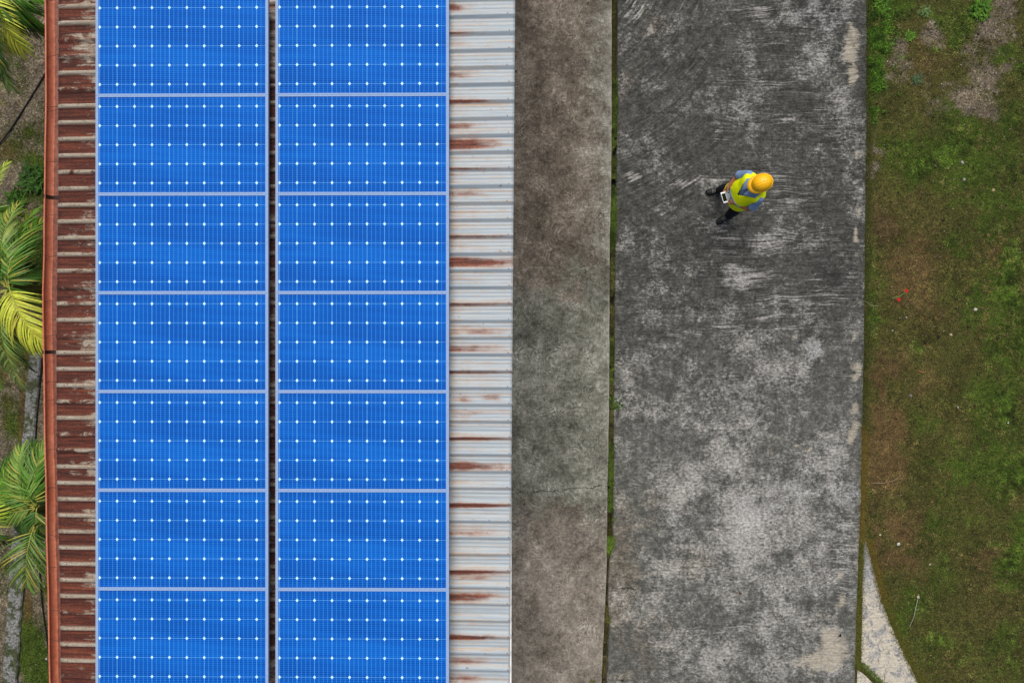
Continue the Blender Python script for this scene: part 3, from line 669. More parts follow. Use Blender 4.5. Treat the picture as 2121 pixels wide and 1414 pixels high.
def build_panels():
    L, Wd = 1.1362, 1.998
    frame_m = plain('anodised_frame', lin(138, 164, 202), .6, .12, .05, 30)
    cells = cell_mat()
    foot_m = plain('galvanised_feet', lin(120, 122, 124), .5)
    bm = bmesh.new(); h = .04; fx, fy = .034, .0200; g = .0005
    box(bm, -Wd/2, -L/2+g, -h, -Wd/2+fx, L/2-g, 0, .0015); box(bm, Wd/2-fx, -L/2+g, -h, Wd/2, L/2-g, 0, .0015)
    box(bm, -Wd/2+fx, L/2-fy, -h, Wd/2-fx, L/2-g, -.0004, .0015); box(bm, -Wd/2+fx, -L/2+g, -h, Wd/2-fx, -L/2+fy, -.0004, .0015)
    fr = bpy.data.meshes.new('frame'); bm.to_mesh(fr); bm.free(); fr.materials.append(frame_m)
    bm = bmesh.new(); box(bm, -Wd/2+fx-.004, -L/2+fy-.004, -.012, Wd/2-fx+.004, L/2-fy+.004, -.005)
    gl = bpy.data.meshes.new('cell_sheet'); bm.to_mesh(gl); bm.free(); gl.materials.append(cells)
    bm = bmesh.new(); box(bm, -.02, -.02, -.1, .02, .02, 0, .003); box(bm, -.03, -.03, -.104, .03, .03, -.1)
    ft = bpy.data.meshes.new('foot'); bm.to_mesh(ft); bm.free(); ft.materials.append(foot_m)
    ords = ['first', 'second', 'third', 'fourth', 'fifth', 'sixth', 'seventh']
    for ci, (pxc, zc, off, side) in enumerate(((376.5, 3.16, 0, 'in the column beside the rusty gutter'), (750, 3.18, 0, 'in the column beside the pale bare roof sheets'))):
        for r in range(7):
            py = 707 + (r-3)*204.4 + (1.5 if ci == 0 else 1.2)
            c = P(pxc, py, zc); c.y = -((r-3)*L) - .007
            extra = ', cut off by the top edge' if r == 0 else (', cut off by the bottom edge' if r == 6 else ('' ))
            t = thing('solar_panel', f'blue solar panel, {ords[r]} from top {side}', 'solar panel', c, (0, math.radians(-.5), 0), 'solar panels in two columns on the metal roof')
            for nm, me in (('frame', fr), ('cell_sheet', gl)):
                o = bpy.data.objects.new(nm, me); COL.objects.link(o); o.parent = t
            for sx in (-1, 1):
                for sy in (-1, 1):
                    o = bpy.data.objects.new('foot', ft); COL.objects.link(o); o.parent = t
                    xx, yy = sx*.9, sy*.46
                    gap = (c.z + xx*.0087 - h) - (roof_z(c.x+xx, c.y+yy) + .0)
                    o.location = (xx, yy, -h); o.scale = (1, 1, max(.2, gap/.104))
build_panels()

# ------------------------------------------------------------------ scattered blades, pebbles
def zone_pts(n, x0, x1, y0, y1):
    return rng.uniform(x0, x1, n), rng.uniform(y0, y1, n)

def blades(name, x, y, z, ln, wd, lean, cols, label=None, stuff=True):
    n = len(x); az = rng.uniform(0, 2*np.pi, n); l = ln*rng.uniform(.5, 1.25, n); tilt = lean*rng.uniform(.4, 1.3, n)
    dx, dy = np.cos(az), np.sin(az); sx, sy = -dy*wd/2, dx*wd/2
    hx = np.sin(tilt)*l; hz = np.cos(tilt)*l
    base = np.stack([x, y, z], -1); V = np.empty((n, 5, 3)); side = np.stack([sx, sy, np.zeros(n)], -1)
    mid = base + np.stack([dx*hx*.45, dy*hx*.45, hz*.62], -1); tip = base + np.stack([dx*hx, dy*hx, hz*.8], -1)
    V[:, 0] = base-side; V[:, 1] = base+side; V[:, 2] = mid+side*.8; V[:, 3] = mid-side*.8; V[:, 4] = tip
    i0 = np.arange(n)*5
    F = np.concatenate([np.stack([i0, i0+1, i0+2], -1), np.stack([i0, i0+2, i0+3], -1), np.stack([i0+3, i0+2, i0+4], -1)])
    me = np_mesh(name, V.reshape(-1, 3), F, 3)
    set_tint(me, np.repeat(cols, 5, axis=0))
    return me
LEAF = vcol_mat('leaf_blades', .7, .2)
def mixcol(n, cs, jit=.25):
    cs = np.array([c[:3] for c in cs]); c = cs[rng.integers(0, len(cs), n)]
    return np.clip(c*(1+rng.normal(0, jit, (n, 1))), 0.003, 1)

def build_turf():
    n = 420000
    x, y = zone_pts(n, 5.2, 8.7, -5.9, 5.9)
    PX, PY = gpx(x, y); g, b, v = field_masks(PX, PY)
    edge = np.interp(PY, [p[0] for p in DRV_R], [p[1] for p in DRV_R])
    pr = np.where(PY > 1112, np.interp(PY, [p[0] for p in PATH_R], [p[1] for p in PATH_R]), -1e9)
    ns = fb(x, y, 2.6, 1, 5)
    ns2 = fb(x, y, 5.5, 7, 5)
    nf = fb(x, y, 13, 41, 3)
    dens = .34 + .5*g + .06*b - .6*v + .5*ns + .55*nf
    keep = (PX > edge+2) & (PX > pr+2) & (rng.uniform(0, 1, n) < np.clip(dens, .03, 1))
    x, y, g, b, v, ns, ns2, nf = [a[keep] for a in (x, y, g, b, v, ns, ns2, nf)]; PX, PY = gpx(x, y)
    n = len(x)
    cg = mixcol(n, [lin(66, 98, 26), lin(88, 116, 34), lin(52, 74, 20), lin(106, 126, 50)])
    co_ = mixcol(n, [lin(82, 84, 38), lin(68, 70, 32), lin(108, 104, 58), lin(54, 54, 26)])
    cb = mixcol(n, [lin(116, 94, 58), lin(92, 74, 46), lin(140, 118, 78), lin(76, 60, 40)])
    t = rng.uniform(0, 1, n)
    gg = g*1.0 + .6*ns - .14
    cols = np.where((t < np.clip(gg*1.05, .10, .95))[:, None], cg, np.where((rng.uniform(0, 1, n) < np.clip(b*1.1+.2+.4*fb(x, y, 1.7, 51, 3), 0, .9))[:, None], cb, co_))
    cols = cols*np.clip(1+.6*ns2+.8*nf, .2, 2.3)[:, None]
    ln = .026 + .018*g + .028*np.exp(-((PX-1808)/22)**2)*(PY < 240)
    me = blades('grass', x, y, np.full(n, -.03), ln, .0055, np.full(n, 1.05), cols)
    tag(link_mesh('grass', me, LEAF), kind='stuff')
    n = 9000; px = 1800+np.abs(rng.normal(0, 24, n)); py = rng.uniform(-20, 255, n)
    k = fb(px/26, py/26, 1.0, 61, 3) + (255-py)/300 - .35 > 0; px, py = px[k], py[k]; n = len(px)
    me = blades('edge_weeds', (px-1060.5)*GK, (707-py)*GK, np.full(n, -.02), np.full(n, .065), .009, np.full(n, .95), mixcol(n, [lin(74, 112, 28), lin(92, 130, 36), lin(54, 86, 20), lin(44, 66, 20)], .3)*np.clip(1+.6*fb(px/14, py/14, 1.0, 62, 3), .35, 1.7)[:, None])
    tag(link_mesh('edge_weeds', me, LEAF), kind='stuff')
    # ragged dry border and moss along the path and slab joints
    xs, ys, cs, ls = [], [], [], []
    def along(px_of_y, y0, y1, off, wid, num, pal, length):
        py = rng.uniform(y0, y1, num); px = np.array([interp(q, px_of_y) for q in py]) + off + rng.normal(0, wid, num)
        xs.append((px-1060.5)*GK); ys.append((707-py)*GK); cs.append(mixcol(num, pal)); ls.append(np.full(num, length))
    moss = [lin(84, 90, 30), lin(98, 98, 38), lin(66, 74, 22), lin(110, 100, 46)]
    dry = [lin(122, 98, 44), lin(104, 84, 36), lin(92, 88, 34)]
    along(DRV_R, 1090, 1390, 6, 4.6, 7200, moss, .02)
    along(PATH_R, 1115, 1250, 5, 5, 5200, dry+moss[:1], .026)
    along(PATH_R, 1240, 1420, 6, 6, 5200, moss, .028)
    along([(1372, 1784), (1414, 1826)], 1372, 1420, 0, 5, 1700, [lin(70, 92, 26), lin(88, 104, 36)], .022)
    along(DRV_R, 880, 1120, 5, 4.5, 5200, dry+moss[3:], .026)
    along(DRV_R, -20, 900, 5, 5, 9000, [lin(70, 78, 30), lin(54, 66, 24), lin(88, 84, 44)], .026)
    xs, ys, cs, ls = map(np.concatenate, (xs, ys, cs, ls))
    me = blades('edge_moss', xs, ys, np.full(len(xs), -.006), ls, .006, np.full(len(xs), .9), cs)
    tag(link_mesh('edge_moss', me, LEAF), kind='stuff')
    # moss and grass in the gap between walkway and driveway
    xs, ys, cs, ls, zs = [], [], [], [], []
    gm = [lin(60, 70, 26), lin(44, 54, 20), lin(78, 82, 38)]; gb = [lin(74, 100, 28), lin(56, 80, 20), lin(92, 112, 42)]; br = [lin(92, 76, 52), lin(70, 58, 42), lin(120, 106, 74)]
    for (y0, y1, num, pal, length, zz) in ((165, 400, 7000, gm+gb[:1], .034, -.015), (400, 505, 3600, gb+gb+gm, .045, -.01), (505, 700, 3600, gm+br+gb[:1], .032, -.02), (700, 790, 2600, gm+gb[:1], .032, -.015), (790, 930, 3200, br+gm+gm, .032, -.02),
                                      (925, 1010, 2600, gb+gm, .038, -.01), (1010, 1050, 1400, gm+gb, .038, -.015), (1050, 1136, 3000, gb, .05, -.005), (1136, 1250, 350, br, .02, -.06), (1250, 1300, 900, gm+br, .025, -.03), (1300, 1440, 1100, br+gm[:1], .02, -.05), (-60, 165, 500, br+gm[:1], .02, -.1)):
        py = rng.uniform(y0, y1, num) + rng.normal(0, 9, num)
        a = np.array([interp(q, WALK_R) for q in py]); b2 = np.array([interp(q, DRV_L) for q in py])
        px = a + (b2-a)*np.clip(.5+.36*rng.normal(0, 1, num), -.25, 1.35)
        kk = fb(px/30, py/30, 1.0, 4, 3) > -.5; px, py = px[kk], py[kk]; num = len(px)
        cc = mixcol(num, pal, .35)*np.clip(.8+.5*fb(px/16, py/16, 1.0, 9, 3), .4, 1.6)[:, None]*1.5
        xs.append((px-1060.5)*GK); ys.append((707-py)*GK); cs.append(cc); ls.append(np.full(num, length)); zs.append(np.full(num, zz))
    xs, ys, cs, ls, zs = map(np.concatenate, (xs, ys, cs, ls, zs))
    me = blades('gap_moss', xs, ys, zs-.005, ls, .006, np.full(len(xs), .8), cs)
    tag(link_mesh('gap_moss', me, LEAF), kind='stuff')
    # left yard weeds
    n = 40000
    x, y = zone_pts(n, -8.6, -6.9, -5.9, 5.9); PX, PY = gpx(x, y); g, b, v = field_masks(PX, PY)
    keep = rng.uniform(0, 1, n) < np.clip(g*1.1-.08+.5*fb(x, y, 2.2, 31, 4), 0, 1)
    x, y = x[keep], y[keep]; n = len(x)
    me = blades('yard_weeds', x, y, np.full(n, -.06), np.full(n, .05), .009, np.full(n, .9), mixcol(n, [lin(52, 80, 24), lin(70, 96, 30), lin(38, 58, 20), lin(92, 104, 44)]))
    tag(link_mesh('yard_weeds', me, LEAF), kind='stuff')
build_turf()

OCT = np.array([(1, 0, 0), (-1, 0, 0), (0, 1, 0), (0, -1, 0), (0, 0, 1), (0, 0, -1)], float)
OCF = np.array([(0, 2, 4), (2, 1, 4), (1, 3, 4), (3, 0, 4), (2, 0, 5), (1, 2, 5), (3, 1, 5), (0, 3, 5)])
def bits(name, x, y, z, size, cols, flat=.6, stretch=1.0):
    n = len(x); az = rng.uniform(0, 2*np.pi, n)
    V = OCT[None]*(1+rng.normal(0, .22, (n, 6, 1))); V = V*size[:, None, None]*np.array([stretch, 1, flat])
    ca, sa = np.cos(az)[:, None], np.sin(az)[:, None]
    X = V[..., 0]*ca-V[..., 1]*sa; Yv = V[..., 0]*sa+V[..., 1]*ca
    V = np.stack([X, Yv, V[..., 2]], -1)+np.stack([x, y, z], -1)[:, None]
    F = (OCF[None]+(np.arange(n)*6)[:, None, None]).reshape(-1, 3)
    me = np_mesh(name, V.reshape(-1, 3), F, 3); set_tint(me, np.repeat(cols, 6, axis=0)); return me
STONE = vcol_mat('loose_stone', .9, .2)
def build_gravel():
    n = 26000
    x, y = zone_pts(n, 5.3, 8.7, -5.9, 5.9); PX, PY = gpx(x, y); g, b, v = field_masks(PX, PY)
    edge = np.interp(PY, [p[0] for p in DRV_R], [p[1] for p in DRV_R]); pr = np.where(PY > 1112, np.interp(PY, [p[0] for p in PATH_R], [p[1] for p in PATH_R]), -1e9)
    k = (PX > edge+4) & (PX > pr+6) & (rng.uniform(0, 1, n) < np.clip(v*.5, .004, 1)); x, y = x[k], y[k]; n1 = len(x)
    n = 5200; xl, yl = zone_pts(n, -8.6, -6.8, -5.9, 5.9); PX, PY = gpx(xl, yl); g, b, v = field_masks(PX, PY)
    k = rng.uniform(0, 1, n) < v*.75; xl, yl = xl[k], yl[k]
    X = np.concatenate([x, xl]); Y = np.concatenate([y, yl]); Z = np.where(X > 0, -.02, -.048); n = len(X)
    sz = rng.lognormal(math.log(.0065), .45, n)
    me = bits('gravel', X, Y, Z, sz, mixcol(n, [lin(120, 108, 94), lin(142, 132, 118), lin(96, 86, 74), lin(176, 168, 156), lin(82, 70, 58)], .2))
    tag(link_mesh('gravel', me, STONE), kind='stuff')
    # dry leaf litter and twigs on the turf
    n = 1000; x, y = zone_pts(n, 5.7, 8.6, -5.7, 5.7); PX, PY = gpx(x, y)
    k = (rng.uniform(0, 1, n) < np.where(PY < 720, 1, .35)) & (PX > 1810+np.clip(PY-1100, 0, 400)*.35); x, y = x[k], y[k]; n = len(x)
    me = bits('leaf_litter', x, y, np.full(n, .0), rng.uniform(.005, .011, n), mixcol(n, [lin(104, 92, 72), lin(136, 124, 104), lin(56, 44, 32), lin(44, 38, 30), lin(40, 34, 28), lin(84, 72, 58)], .2), .35, 2.6)
    tag(link_mesh('leaf_litter', me, STONE), kind='stuff')
build_gravel()

# ------------------------------------------------------------------ single small things on the field
def rock(name, label, cat, px, py, size, col, flat=.5, z=None, stretch=1.3):
    c = P(px, py, -.02 if z is None else z); bm = bmesh.new()
    bmesh.ops.create_icosphere(bm, subdivisions=2, radius=1.0)
    sd2 = random.random()*50
    size *= .72; col = tuple(q*.8 for q in col[:3])+(1,)
    for v in bm.verts:
        v.co *= 1+.28*mnoise.noise(v.co*1.3+Vector((sd2, 0, 0)))
        v.co = Vector((v.co.x*size*stretch, v.co.y*size, v.co.z*size*flat))
    bmesh.ops.rotate(bm, matrix=Matrix.Rotation(random.random()*6, 3, 'Z'), verts=bm.verts, cent=(0, 0, 0))
    o = obj(name, bm, plain(name+'_surface', col, .9, .2, .2, 60)); o.location = c + Vector((0, 0, size*flat*.5)); tag(o, label, cat)
rock('stone', 'white stone in the green grass at the right, biggest pale one', 'stone', 2020, 641, .034, lin(196, 188, 176))
rock('stone', 'beige stone on brown turf, level with and right of the red flowers', 'stone', 1969, 693, .028, lin(186, 164, 132))
rock('stone', 'grey rounded stone in brown turf near the driveway, above the dry reddish patch', 'stone', 1886, 819, .03, lin(122, 118, 114))
rock('stone', 'tan stone high in the grass field, right of two pale pebbles', 'stone', 2057, 394, .03, lin(176, 150, 112))
rock('stone', 'whitish stone high in the grass field near a row of dry leaves', 'stone', 1993, 337, .03, lin(164, 158, 152))
rock('stone', 'pale grey stone just below the other whitish stone in the upper field', 'stone', 1997, 372, .03, lin(150, 148, 140))
rock('stone', 'flat white chip lying above the tip of the pale path', 'stone', 1861, 1126, .03, lin(198, 194, 180), .25, None, 1.5)
rock('stone', 'small cream chip at the edge of the dry border above the pale path', 'stone', 1823, 1107, .02, lin(196, 184, 150), .3)
rock('stone', 'tiny bright white stone at the right of the lower grass field', 'stone', 2088, 875, .016, lin(230, 228, 222))
rock('stone', 'small grey white stone in the middle of the lower grass field', 'stone', 1926, 1168, .018, lin(184, 178, 168))
rock('stone', 'narrow pale stone standing in turf below the grey rounded stone', 'stone', 1984, 843, .02, lin(170, 164, 152))
rock('stone', 'pale pebble below the curled stem beside the red flowers', 'stone', 1877, 657, .018, lin(178, 170, 158))

def curled_leaf(label, px, py, length, col, z=.0, rot=0.0, w=.012):
    bm = bmesh.new(); c = P(px, py, z); rows = []
    for t in np.linspace(0, 1, 9):
        a = (t-.5); ww = w*math.sin(math.pi*(t*.92+.04))
        rows.append([(a*length, -ww+.25*length*a*a*3, .012*math.cos(a*4)), (a*length, .25*length*a*a*3, .004+.012*math.cos(a*4)*.4), (a*length, ww+.25*length*a*a*3, .012*math.cos(a*4))])
    vr = [[bm.verts.new(v) for v in r] for r in rows]
    for a, b in zip(vr, vr[1:]):
        for i in range(2): bm.faces.new((a[i], a[i+1], b[i+1], b[i]))
    bmesh.ops.solidify(bm, geom=bm.faces[:], thickness=.0012)
    o = obj('dry_leaf', bm, plain('dry_leaf_surface', col, .8, .2, .25, 50), smooth=True); o.location = c+Vector((0, 0, .004)); o.rotation_euler.z = rot; tag(o, label, 'leaf')
curled_leaf('long curled tan leaf lying on brown turf beside the driveway', 1908, 770, .15, lin(172, 132, 84), -.005, -.2)
curled_leaf('small straight tan leaf below and left of the long curled one', 1875, 786, .05, lin(170, 136, 96), -.005, 1.1, .008)
curled_leaf('brown leaf lying alone on the middle of the lower driveway', 1533, 1228, .06, lin(104, 70, 40), .004, -.6, .016)
curled_leaf('black leaf scrap at the edge of the cream stain on the driveway', 1740, 1315, .06, lin(34, 32, 30), .004, .9, .016)
curled_leaf('dark leaf scrap near the bottom middle of the driveway', 1500, 1366, .045, lin(48, 44, 40), .004, .1, .01)
curled_leaf('dark leaf scrap at the bottom left corner of the driveway', 1289, 1408, .06, lin(44, 38, 30), .004, .6, .014)
curled_leaf('pale straw leaf on the turf above the tip of the pale path', 1808, 1076, .08, lin(196, 172, 130), -.005, 2.1, .006)

def build_small_plants():
    t = thing('red_flower', 'two red blossoms on a thin green stem lying on the turf', 'flower', P(1868, 613, -.02))
    g = plain('flower_stem', lin(110, 150, 70), .6); red = plain('red_petals', lin(206, 22, 26), .55, .3, .2, 80)
    L = lambda px, py, z: P(px, py, z)-Vector(t.location)
    bm = bmesh.new(); tube(bm, spline([L(1848, 617, .02), L(1862, 614, .03), L(1870, 609, .035), L(1877, 604, .04)], 5), .004, 6)
    obj('stem', bm, g, t)
    for (px, py) in ((1877, 602), (1861, 620)):
        bm = bmesh.new(); c = L(px, py, .045)
        for k in range(7):
            a = k*2*math.pi/7; d = Vector((math.cos(a), math.sin(a), 0)); s = Vector((-d.y, d.x, 0))
            q = [bm.verts.new(v) for v in (c-s*.006, c+s*.006, c+d*.020+s*.012+Vector((0, 0, .014)), c+d*.028+Vector((0, 0, .010)), c+d*.020-s*.012+Vector((0, 0, .016)))]
            bm.faces.new(q)
        bmesh.ops.solidify(bm, geom=bm.faces[:], thickness=.002)
        obj('blossom', bm, red, t)
    # white stalk with a knob
    t = thing('white_stalk', 'thin white stalk with a round white head lying on the lower turf', 'stalk', P(1899, 1265, -.02))
    wm = plain('bleached_stalk', lin(164, 158, 144), .8)
    L = lambda px, py, z: P(px, py, z)-Vector(t.location)
    bm = bmesh.new(); tube(bm, spline([L(1884, 1297, .0), L(1893, 1276, .015), L(1896, 1262, .02), L(1901, 1240, .025)], 5), [.0028]*6+[.0042]*10, 7); tube(bm, [L(1896, 1262, .02), L(1903, 1262, .02)], .003, 6)
    obj('stem', bm, wm, t)
    bm = bmesh.new(); bmesh.ops.create_icosphere(bm, subdivisions=2, radius=.026)
    for v in bm.verts: v.co = v.co*(1+.2*mnoise.noise(v.co*60)); v.co.z *= .6; v.co += L(1902, 1236, .03)
    obj('head', bm, wm, t, True)
    def cane(name, label, cat, pts, r, col, z=.0):
        bm = bmesh.new(); c = P(pts[0][0], pts[0][1], z)
        tube(bm, [q-c for q in spline([P(a, b, (z if len(r2) == 0 else r2[0])) for a, b, *r2 in pts], 6)], r, 7)
        o = obj(name, bm, plain(name+'_surface', col, .8), smooth=True); o.location = c; tag(o, label, cat)
    cane('dry_vine', 'thin dry vine curling over brown turf below the reddish patch', 'vine', [(1805, 1000), (1830, 1000), (1850, 995), (1866, 984)], .0035, lin(150, 132, 108), .01)
    cane('dry_vine', 'thin pale vine reaching over the driveway edge near the red flowers', 'vine', [(1768, 636, .012), (1779, 627, .02), (1792, 624, .02), (1806, 633, .01), (1819, 633, .005)], .003, lin(150, 140, 118), .012)
    cane('hose', 'black hose lying on the gravel beside the upper gutter', 'hose', [(112, 120), (95, 150), (70, 192), (40, 240), (8, 287), (-30, 330)], .012, lin(22, 22, 22), -.035)
    cane('hose', 'black hose running beside the concrete kerbs below the palms', 'hose', [(92, 720), (83, 800), (75, 880), (70, 960), (72, 1060), (80, 1150), (86, 1240), (97, 1320), (110, 1420), (115, 1500)], .011, lin(20, 20, 20), -.035)
build_small_plants()

def kerb_mat():
    n = NT('mossy_kerb_concrete', .9, .2); p = n.coord()
    a = n.noise(p, 5, 6, .65); b = n.noise(p, 26, 6, .7)
    c = n.ramp(b, [(.3, lin(84, 84, 80)), (.6, lin(126, 127, 124)), (.8, lin(160, 161, 158))])
    c = n.mix(n.ss(a, .44, .60), c, n.ramp(b, [(.3, lin(46, 54, 34)), (.7, lin(82, 86, 62))])); n.bump(b, .5, .01)
    return n.out(c)
def kerb(label, pts, w):
    KM = kerb_mat()
    c0 = P(pts[0][0], pts[0][1], 0); bm = bmesh.new(); rings = []
    pp = spline([P(a, b, 0) for a, b in pts], 10)
    for i, q in enumerate(pp):
        j = mnoise.noise(Vector((i*.4, w*9, 0)))*.02
        rings.append([(q.x-w/2+j, q.y, -.12), (q.x-w/2+j, q.y, -.02), (q.x-w/2+.015+j, q.y, .0), (q.x+w/2-.015-j, q.y, .0), (q.x+w/2-j, q.y, -.02), (q.x+w/2-j, q.y, -.12)])
    loft(bm, rings)
    o = obj('kerb', bm, KM); tag(o, label, 'kerb')
kerb('grey concrete kerb between the black hose and the rusty strip below the big palm', [(72, 730), (68, 780), (61, 860), (56, 930), (52, 990)], .19)
kerb('pale concrete kerb at the lower left corner, left of the orange stain', [(46, 1020), (40, 1100), (33, 1190), (27, 1280), (22, 1350), (18, 1414), (12, 1520)], .24)

# ------------------------------------------------------------------ palms and weeds
FROND = vcol_mat('palm_leaf', .5, .3)
STEM = plain('palm_cane', lin(96, 104, 44), .6)
def frond_mesh(p0, p1, arch, llen, n, pal, droop=.35, wid=.019):
    """one feather leaf: rachis p0->p1 and two ranks of leaflets"""
    V, F, C = [], [], []
    p0, p1 = Vector(p0), Vector(p1); d = p1-p0; L = d.length
    pts = []
    for t in np.linspace(0, 1, 15):
        q = p0.lerp(p1, t) + Vector((0, 0, arch*4*t*(1-t)))
        pts.append(q)
    base_c = np.array(pal[random.randrange(len(pal))][:3])
    def quadstrip(center, widths, side, col):
        i0 = len(V)
        for c, w_ in zip(center, widths):
            V.append(c-side*w_); V.append(c+side*w_); C.extend([col, col])
        for k in range(len(center)-1): F.append((i0+2*k, i0+2*k+1, i0+2*k+3, i0+2*k+2))
    rc = np.array(lin(150, 150, 60)[:3])
    sd0 = Vector((-d.y, d.x, 0)).normalized()
    quadstrip(pts, [.007*(1-.7*i/14) for i in range(15)], sd0, rc)
    quadstrip([q-Vector((0, 0, .004)) for q in pts], [.004]*15, Vector((0, 0, 1)), rc*.8)
    for i in range(n):
        t = .10 + .90*i/(n-1)
        k = min(13, int(t*14)); q = pts[k].lerp(pts[k+1], t*14-k); tg = (pts[k+1]-pts[k]).normalized()
        side = Vector((-tg.y, tg.x, 0)); side = side.normalized() if side.length > .05 else sd0
        up = side.cross(tg)*-1
        if up.z < 0: up = -up
        ll = llen*(.55+.75*math.sin(math.pi*min(1, .18+t*.72)))*random.uniform(.85, 1.1)
        for s in (-1, 1):
            ang = math.radians(62-38*t+random.uniform(-7, 7))
            dr = (tg*math.cos(ang)+side*s*math.sin(ang)+up*random.uniform(.08, .3)).normalized()
            cen = []; dd = dr.copy(); c = q.copy()
            for m in range(6):
                cen.append(c.copy()); c += dd*ll/5; dd = (dd+Vector((0, 0, -droop*.36)) + tg*.05).normalized()
            col = base_c*random.uniform(.85, 1.7)
            if random.random() < .12: col = col*.5+np.array(lin(190, 170, 70)[:3])*.5
            ws = (dr.cross(up)).normalized()
            tw = random.uniform(-.5, .5); ws = (ws*math.cos(tw)+up*math.sin(tw)).normalized()
            quadstrip(cen, [wid*.35*.5, wid*.5, wid*.52, wid*.44, wid*.28, wid*.04], ws, col)
    me = np_mesh('frond', np.array([tuple(v) for v in V]), F, 4); set_tint(me, np.array(C)); return me
GR = [lin(68, 108, 26), lin(54, 92, 22), lin(84, 120, 34)]; YG = [lin(148, 164, 42), lin(168, 174, 56), lin(130, 152, 40)]; DG = [lin(44, 78, 20), lin(36, 64, 18), lin(54, 88, 26)]; MG = [lin(96, 124, 50), lin(84, 112, 42), lin(104, 128, 58)]
def palm(label, cpx, cpy, cz, fr, nst=4):
    top = P(cpx, cpy, cz); base = Vector((top.x-.02, top.y, -.06))
    t = thing('palm_tree', label, 'palm', base, group='palms beside the gutter')
    bm = bmesh.new()
    for k in range(nst):
        a = k*2.4; o = Vector((math.cos(a), math.sin(a), 0))
        tube(bm, spline([o*.07, o*.06+Vector((0, 0, (top.z+.06)*.5)), (top-base)+o*.03-Vector((0, 0, .03))], 4), [.026-.001*i for i in range(9)], 8)
    obj('stem', bm, STEM, t, True)
    for (px0, py0, px1, py1, z1, arch, ll, n, pal, dr) in fr:
        p0 = P(px0, py0, cz); p1 = P(px1, py1, z1)
        me = frond_mesh(p0-base, p1-base, arch, ll, n, pal, dr)
        link_mesh('frond', me, FROND, t)
palm('tall palm with drooping fronds at the top left corner of the photo', -35, -20, 2.2, [
    (-30, -20, 60, 25, 2.0, .12, .34, 34, GR, .45), (-30, -15, 45, 100, 1.9, .15, .30, 34, YG, .5), (-35, -10, 20, 180, 1.7, .15, .26, 36, MG, .6), (-35, -10, -15, 190, 1.7, .15, .3, 34, YG, .5),
    (-30, -25, 85, -10, 2.0, .12, .3, 30, GR, .45), (-40, -20, -10, 120, 2.1, .1, .3, 30, DG, .4), (-30, -30, 40, 50, 1.8, .1, .28, 30, DG, .4), (-35, -20, 30, 90, 1.6, .15, .3, 34, DG, .5), (-35, -10, 5, 150, 1.6, .15, .3, 34, GR, .5), (-35, -20, 70, 60, 1.5, .15, .3, 32, DG, .5), (-40, -20, -120, 60, 1.9, .1, .3, 24, GR, .4), (-40, -30, -60, -120, 1.9, .1, .3, 24, GR, .4)])
palm('big palm with a bright yellow green frond against the middle of the gutter', 18, 592, 1.75, [
    (18, 592, 86, 712, 1.62, .10, .42, 44, YG, .75), (18, 592, 84, 462, 1.25, .22, .32, 40, GR, .5), (16, 596, 34, 428, 1.2, .2, .30, 38, MG, .5), (16, 596, -40, 500, 1.3, .2, .34, 32, GR, .5), (14, 600, 48, 800, 1.0, .25, .32, 40, MG, .7),
    (14, 600, -60, 680, 1.3, .2, .34, 34, YG, .6), (14, 600, -10, 770, 1.1, .2, .32, 34, MG, .6), (18, 588, 92, 560, 1.35, .15, .26, 34, DG, .6), (18, 590, 90, 640, 1.2, .15, .26, 30, GR, .6), (22, 580, 70, 440, 1.0, .2, .32, 40, GR, .55), (30, 575, 95, 500, .9, .2, .30, 38, DG, .5), (10, 590, 10, 440, .9, .2, .32, 38, GR, .55), (20, 580, 44, 470, .7, .2, .32, 38, DG, .5), (12, 605, 20, 735, .8, .2, .32, 38, MG, .6), (14, 605, 60, 760, .7, .2, .3, 36, DG, .6), (10, 600, -20, 640, 1.0, .2, .34, 34, GR, .6), (22, 590, 100, 600, .8, .2, .3, 32, DG, .5), (10, 610, 0, 800, .8, .2, .3, 34, GR, .6), (16, 590, 62, 500, .9, .2, .30, 32, DG, .5), (10, 594, 4, 480, 1.2, .15, .3, 30, DG, .5)])
palm('dark green palm with upright spiky fronds beside the lower gutter', 74, 1048, 1.2, [
    (74, 1048, 92, 925, 1.1, .14, .27, 34, GR, .35), (74, 1048, 44, 930, 1.05, .16, .27, 34, MG, .4), (72, 1050, 6, 975, 1.0, .16, .26, 34, GR, .4), (72, 1052, 0, 1060, .95, .14, .26, 30, MG, .4), (76, 1052, 96, 1110, 1.0, .1, .22, 26, DG, .35), (76, 1046, 100, 1010, 1.1, .08, .2, 24, DG, .35), (72, 1052, 40, 1100, .9, .08, .22, 26, DG, .4), (70, 1046, 24, 1010, .9, .12, .26, 28, DG, .4), (74, 1048, 70, 920, .8, .14, .27, 34, GR, .4), (74, 1048, 100, 970, .8, .12, .25, 30, DG, .4), (70, 1050, 10, 1030, .7, .14, .26, 30, GR, .4), (72, 1052, 62, 1120, .7, .1, .24, 28, DG, .4), (70, 1048, 20, 950, .7, .14, .26, 30, DG, .4)])
palm('small palm with one wide pale frond reaching down past the lower gutter', 70, 1092, 1.35, [
    (70, 1090, 56, 1206, 1.25, .08, .38, 22, MG, .35), (70, 1092, 100, 1190, 1.1, .08, .22, 20, GR, .45)], 2)
palm('small green palm at the left edge, above the big yellow green one', -28, 430, 1.0, [
    (-28, 430, 14, 340, .9, .08, .14, 20, YG, .4), (-28, 432, 20, 445, .9, .12, .22, 26, GR, .5), (-28, 432, 12, 500, .8, .12, .24, 26, MG, .5), (-28, 430, -60, 360, .9, .1, .22, 20, GR, .5)], 2)
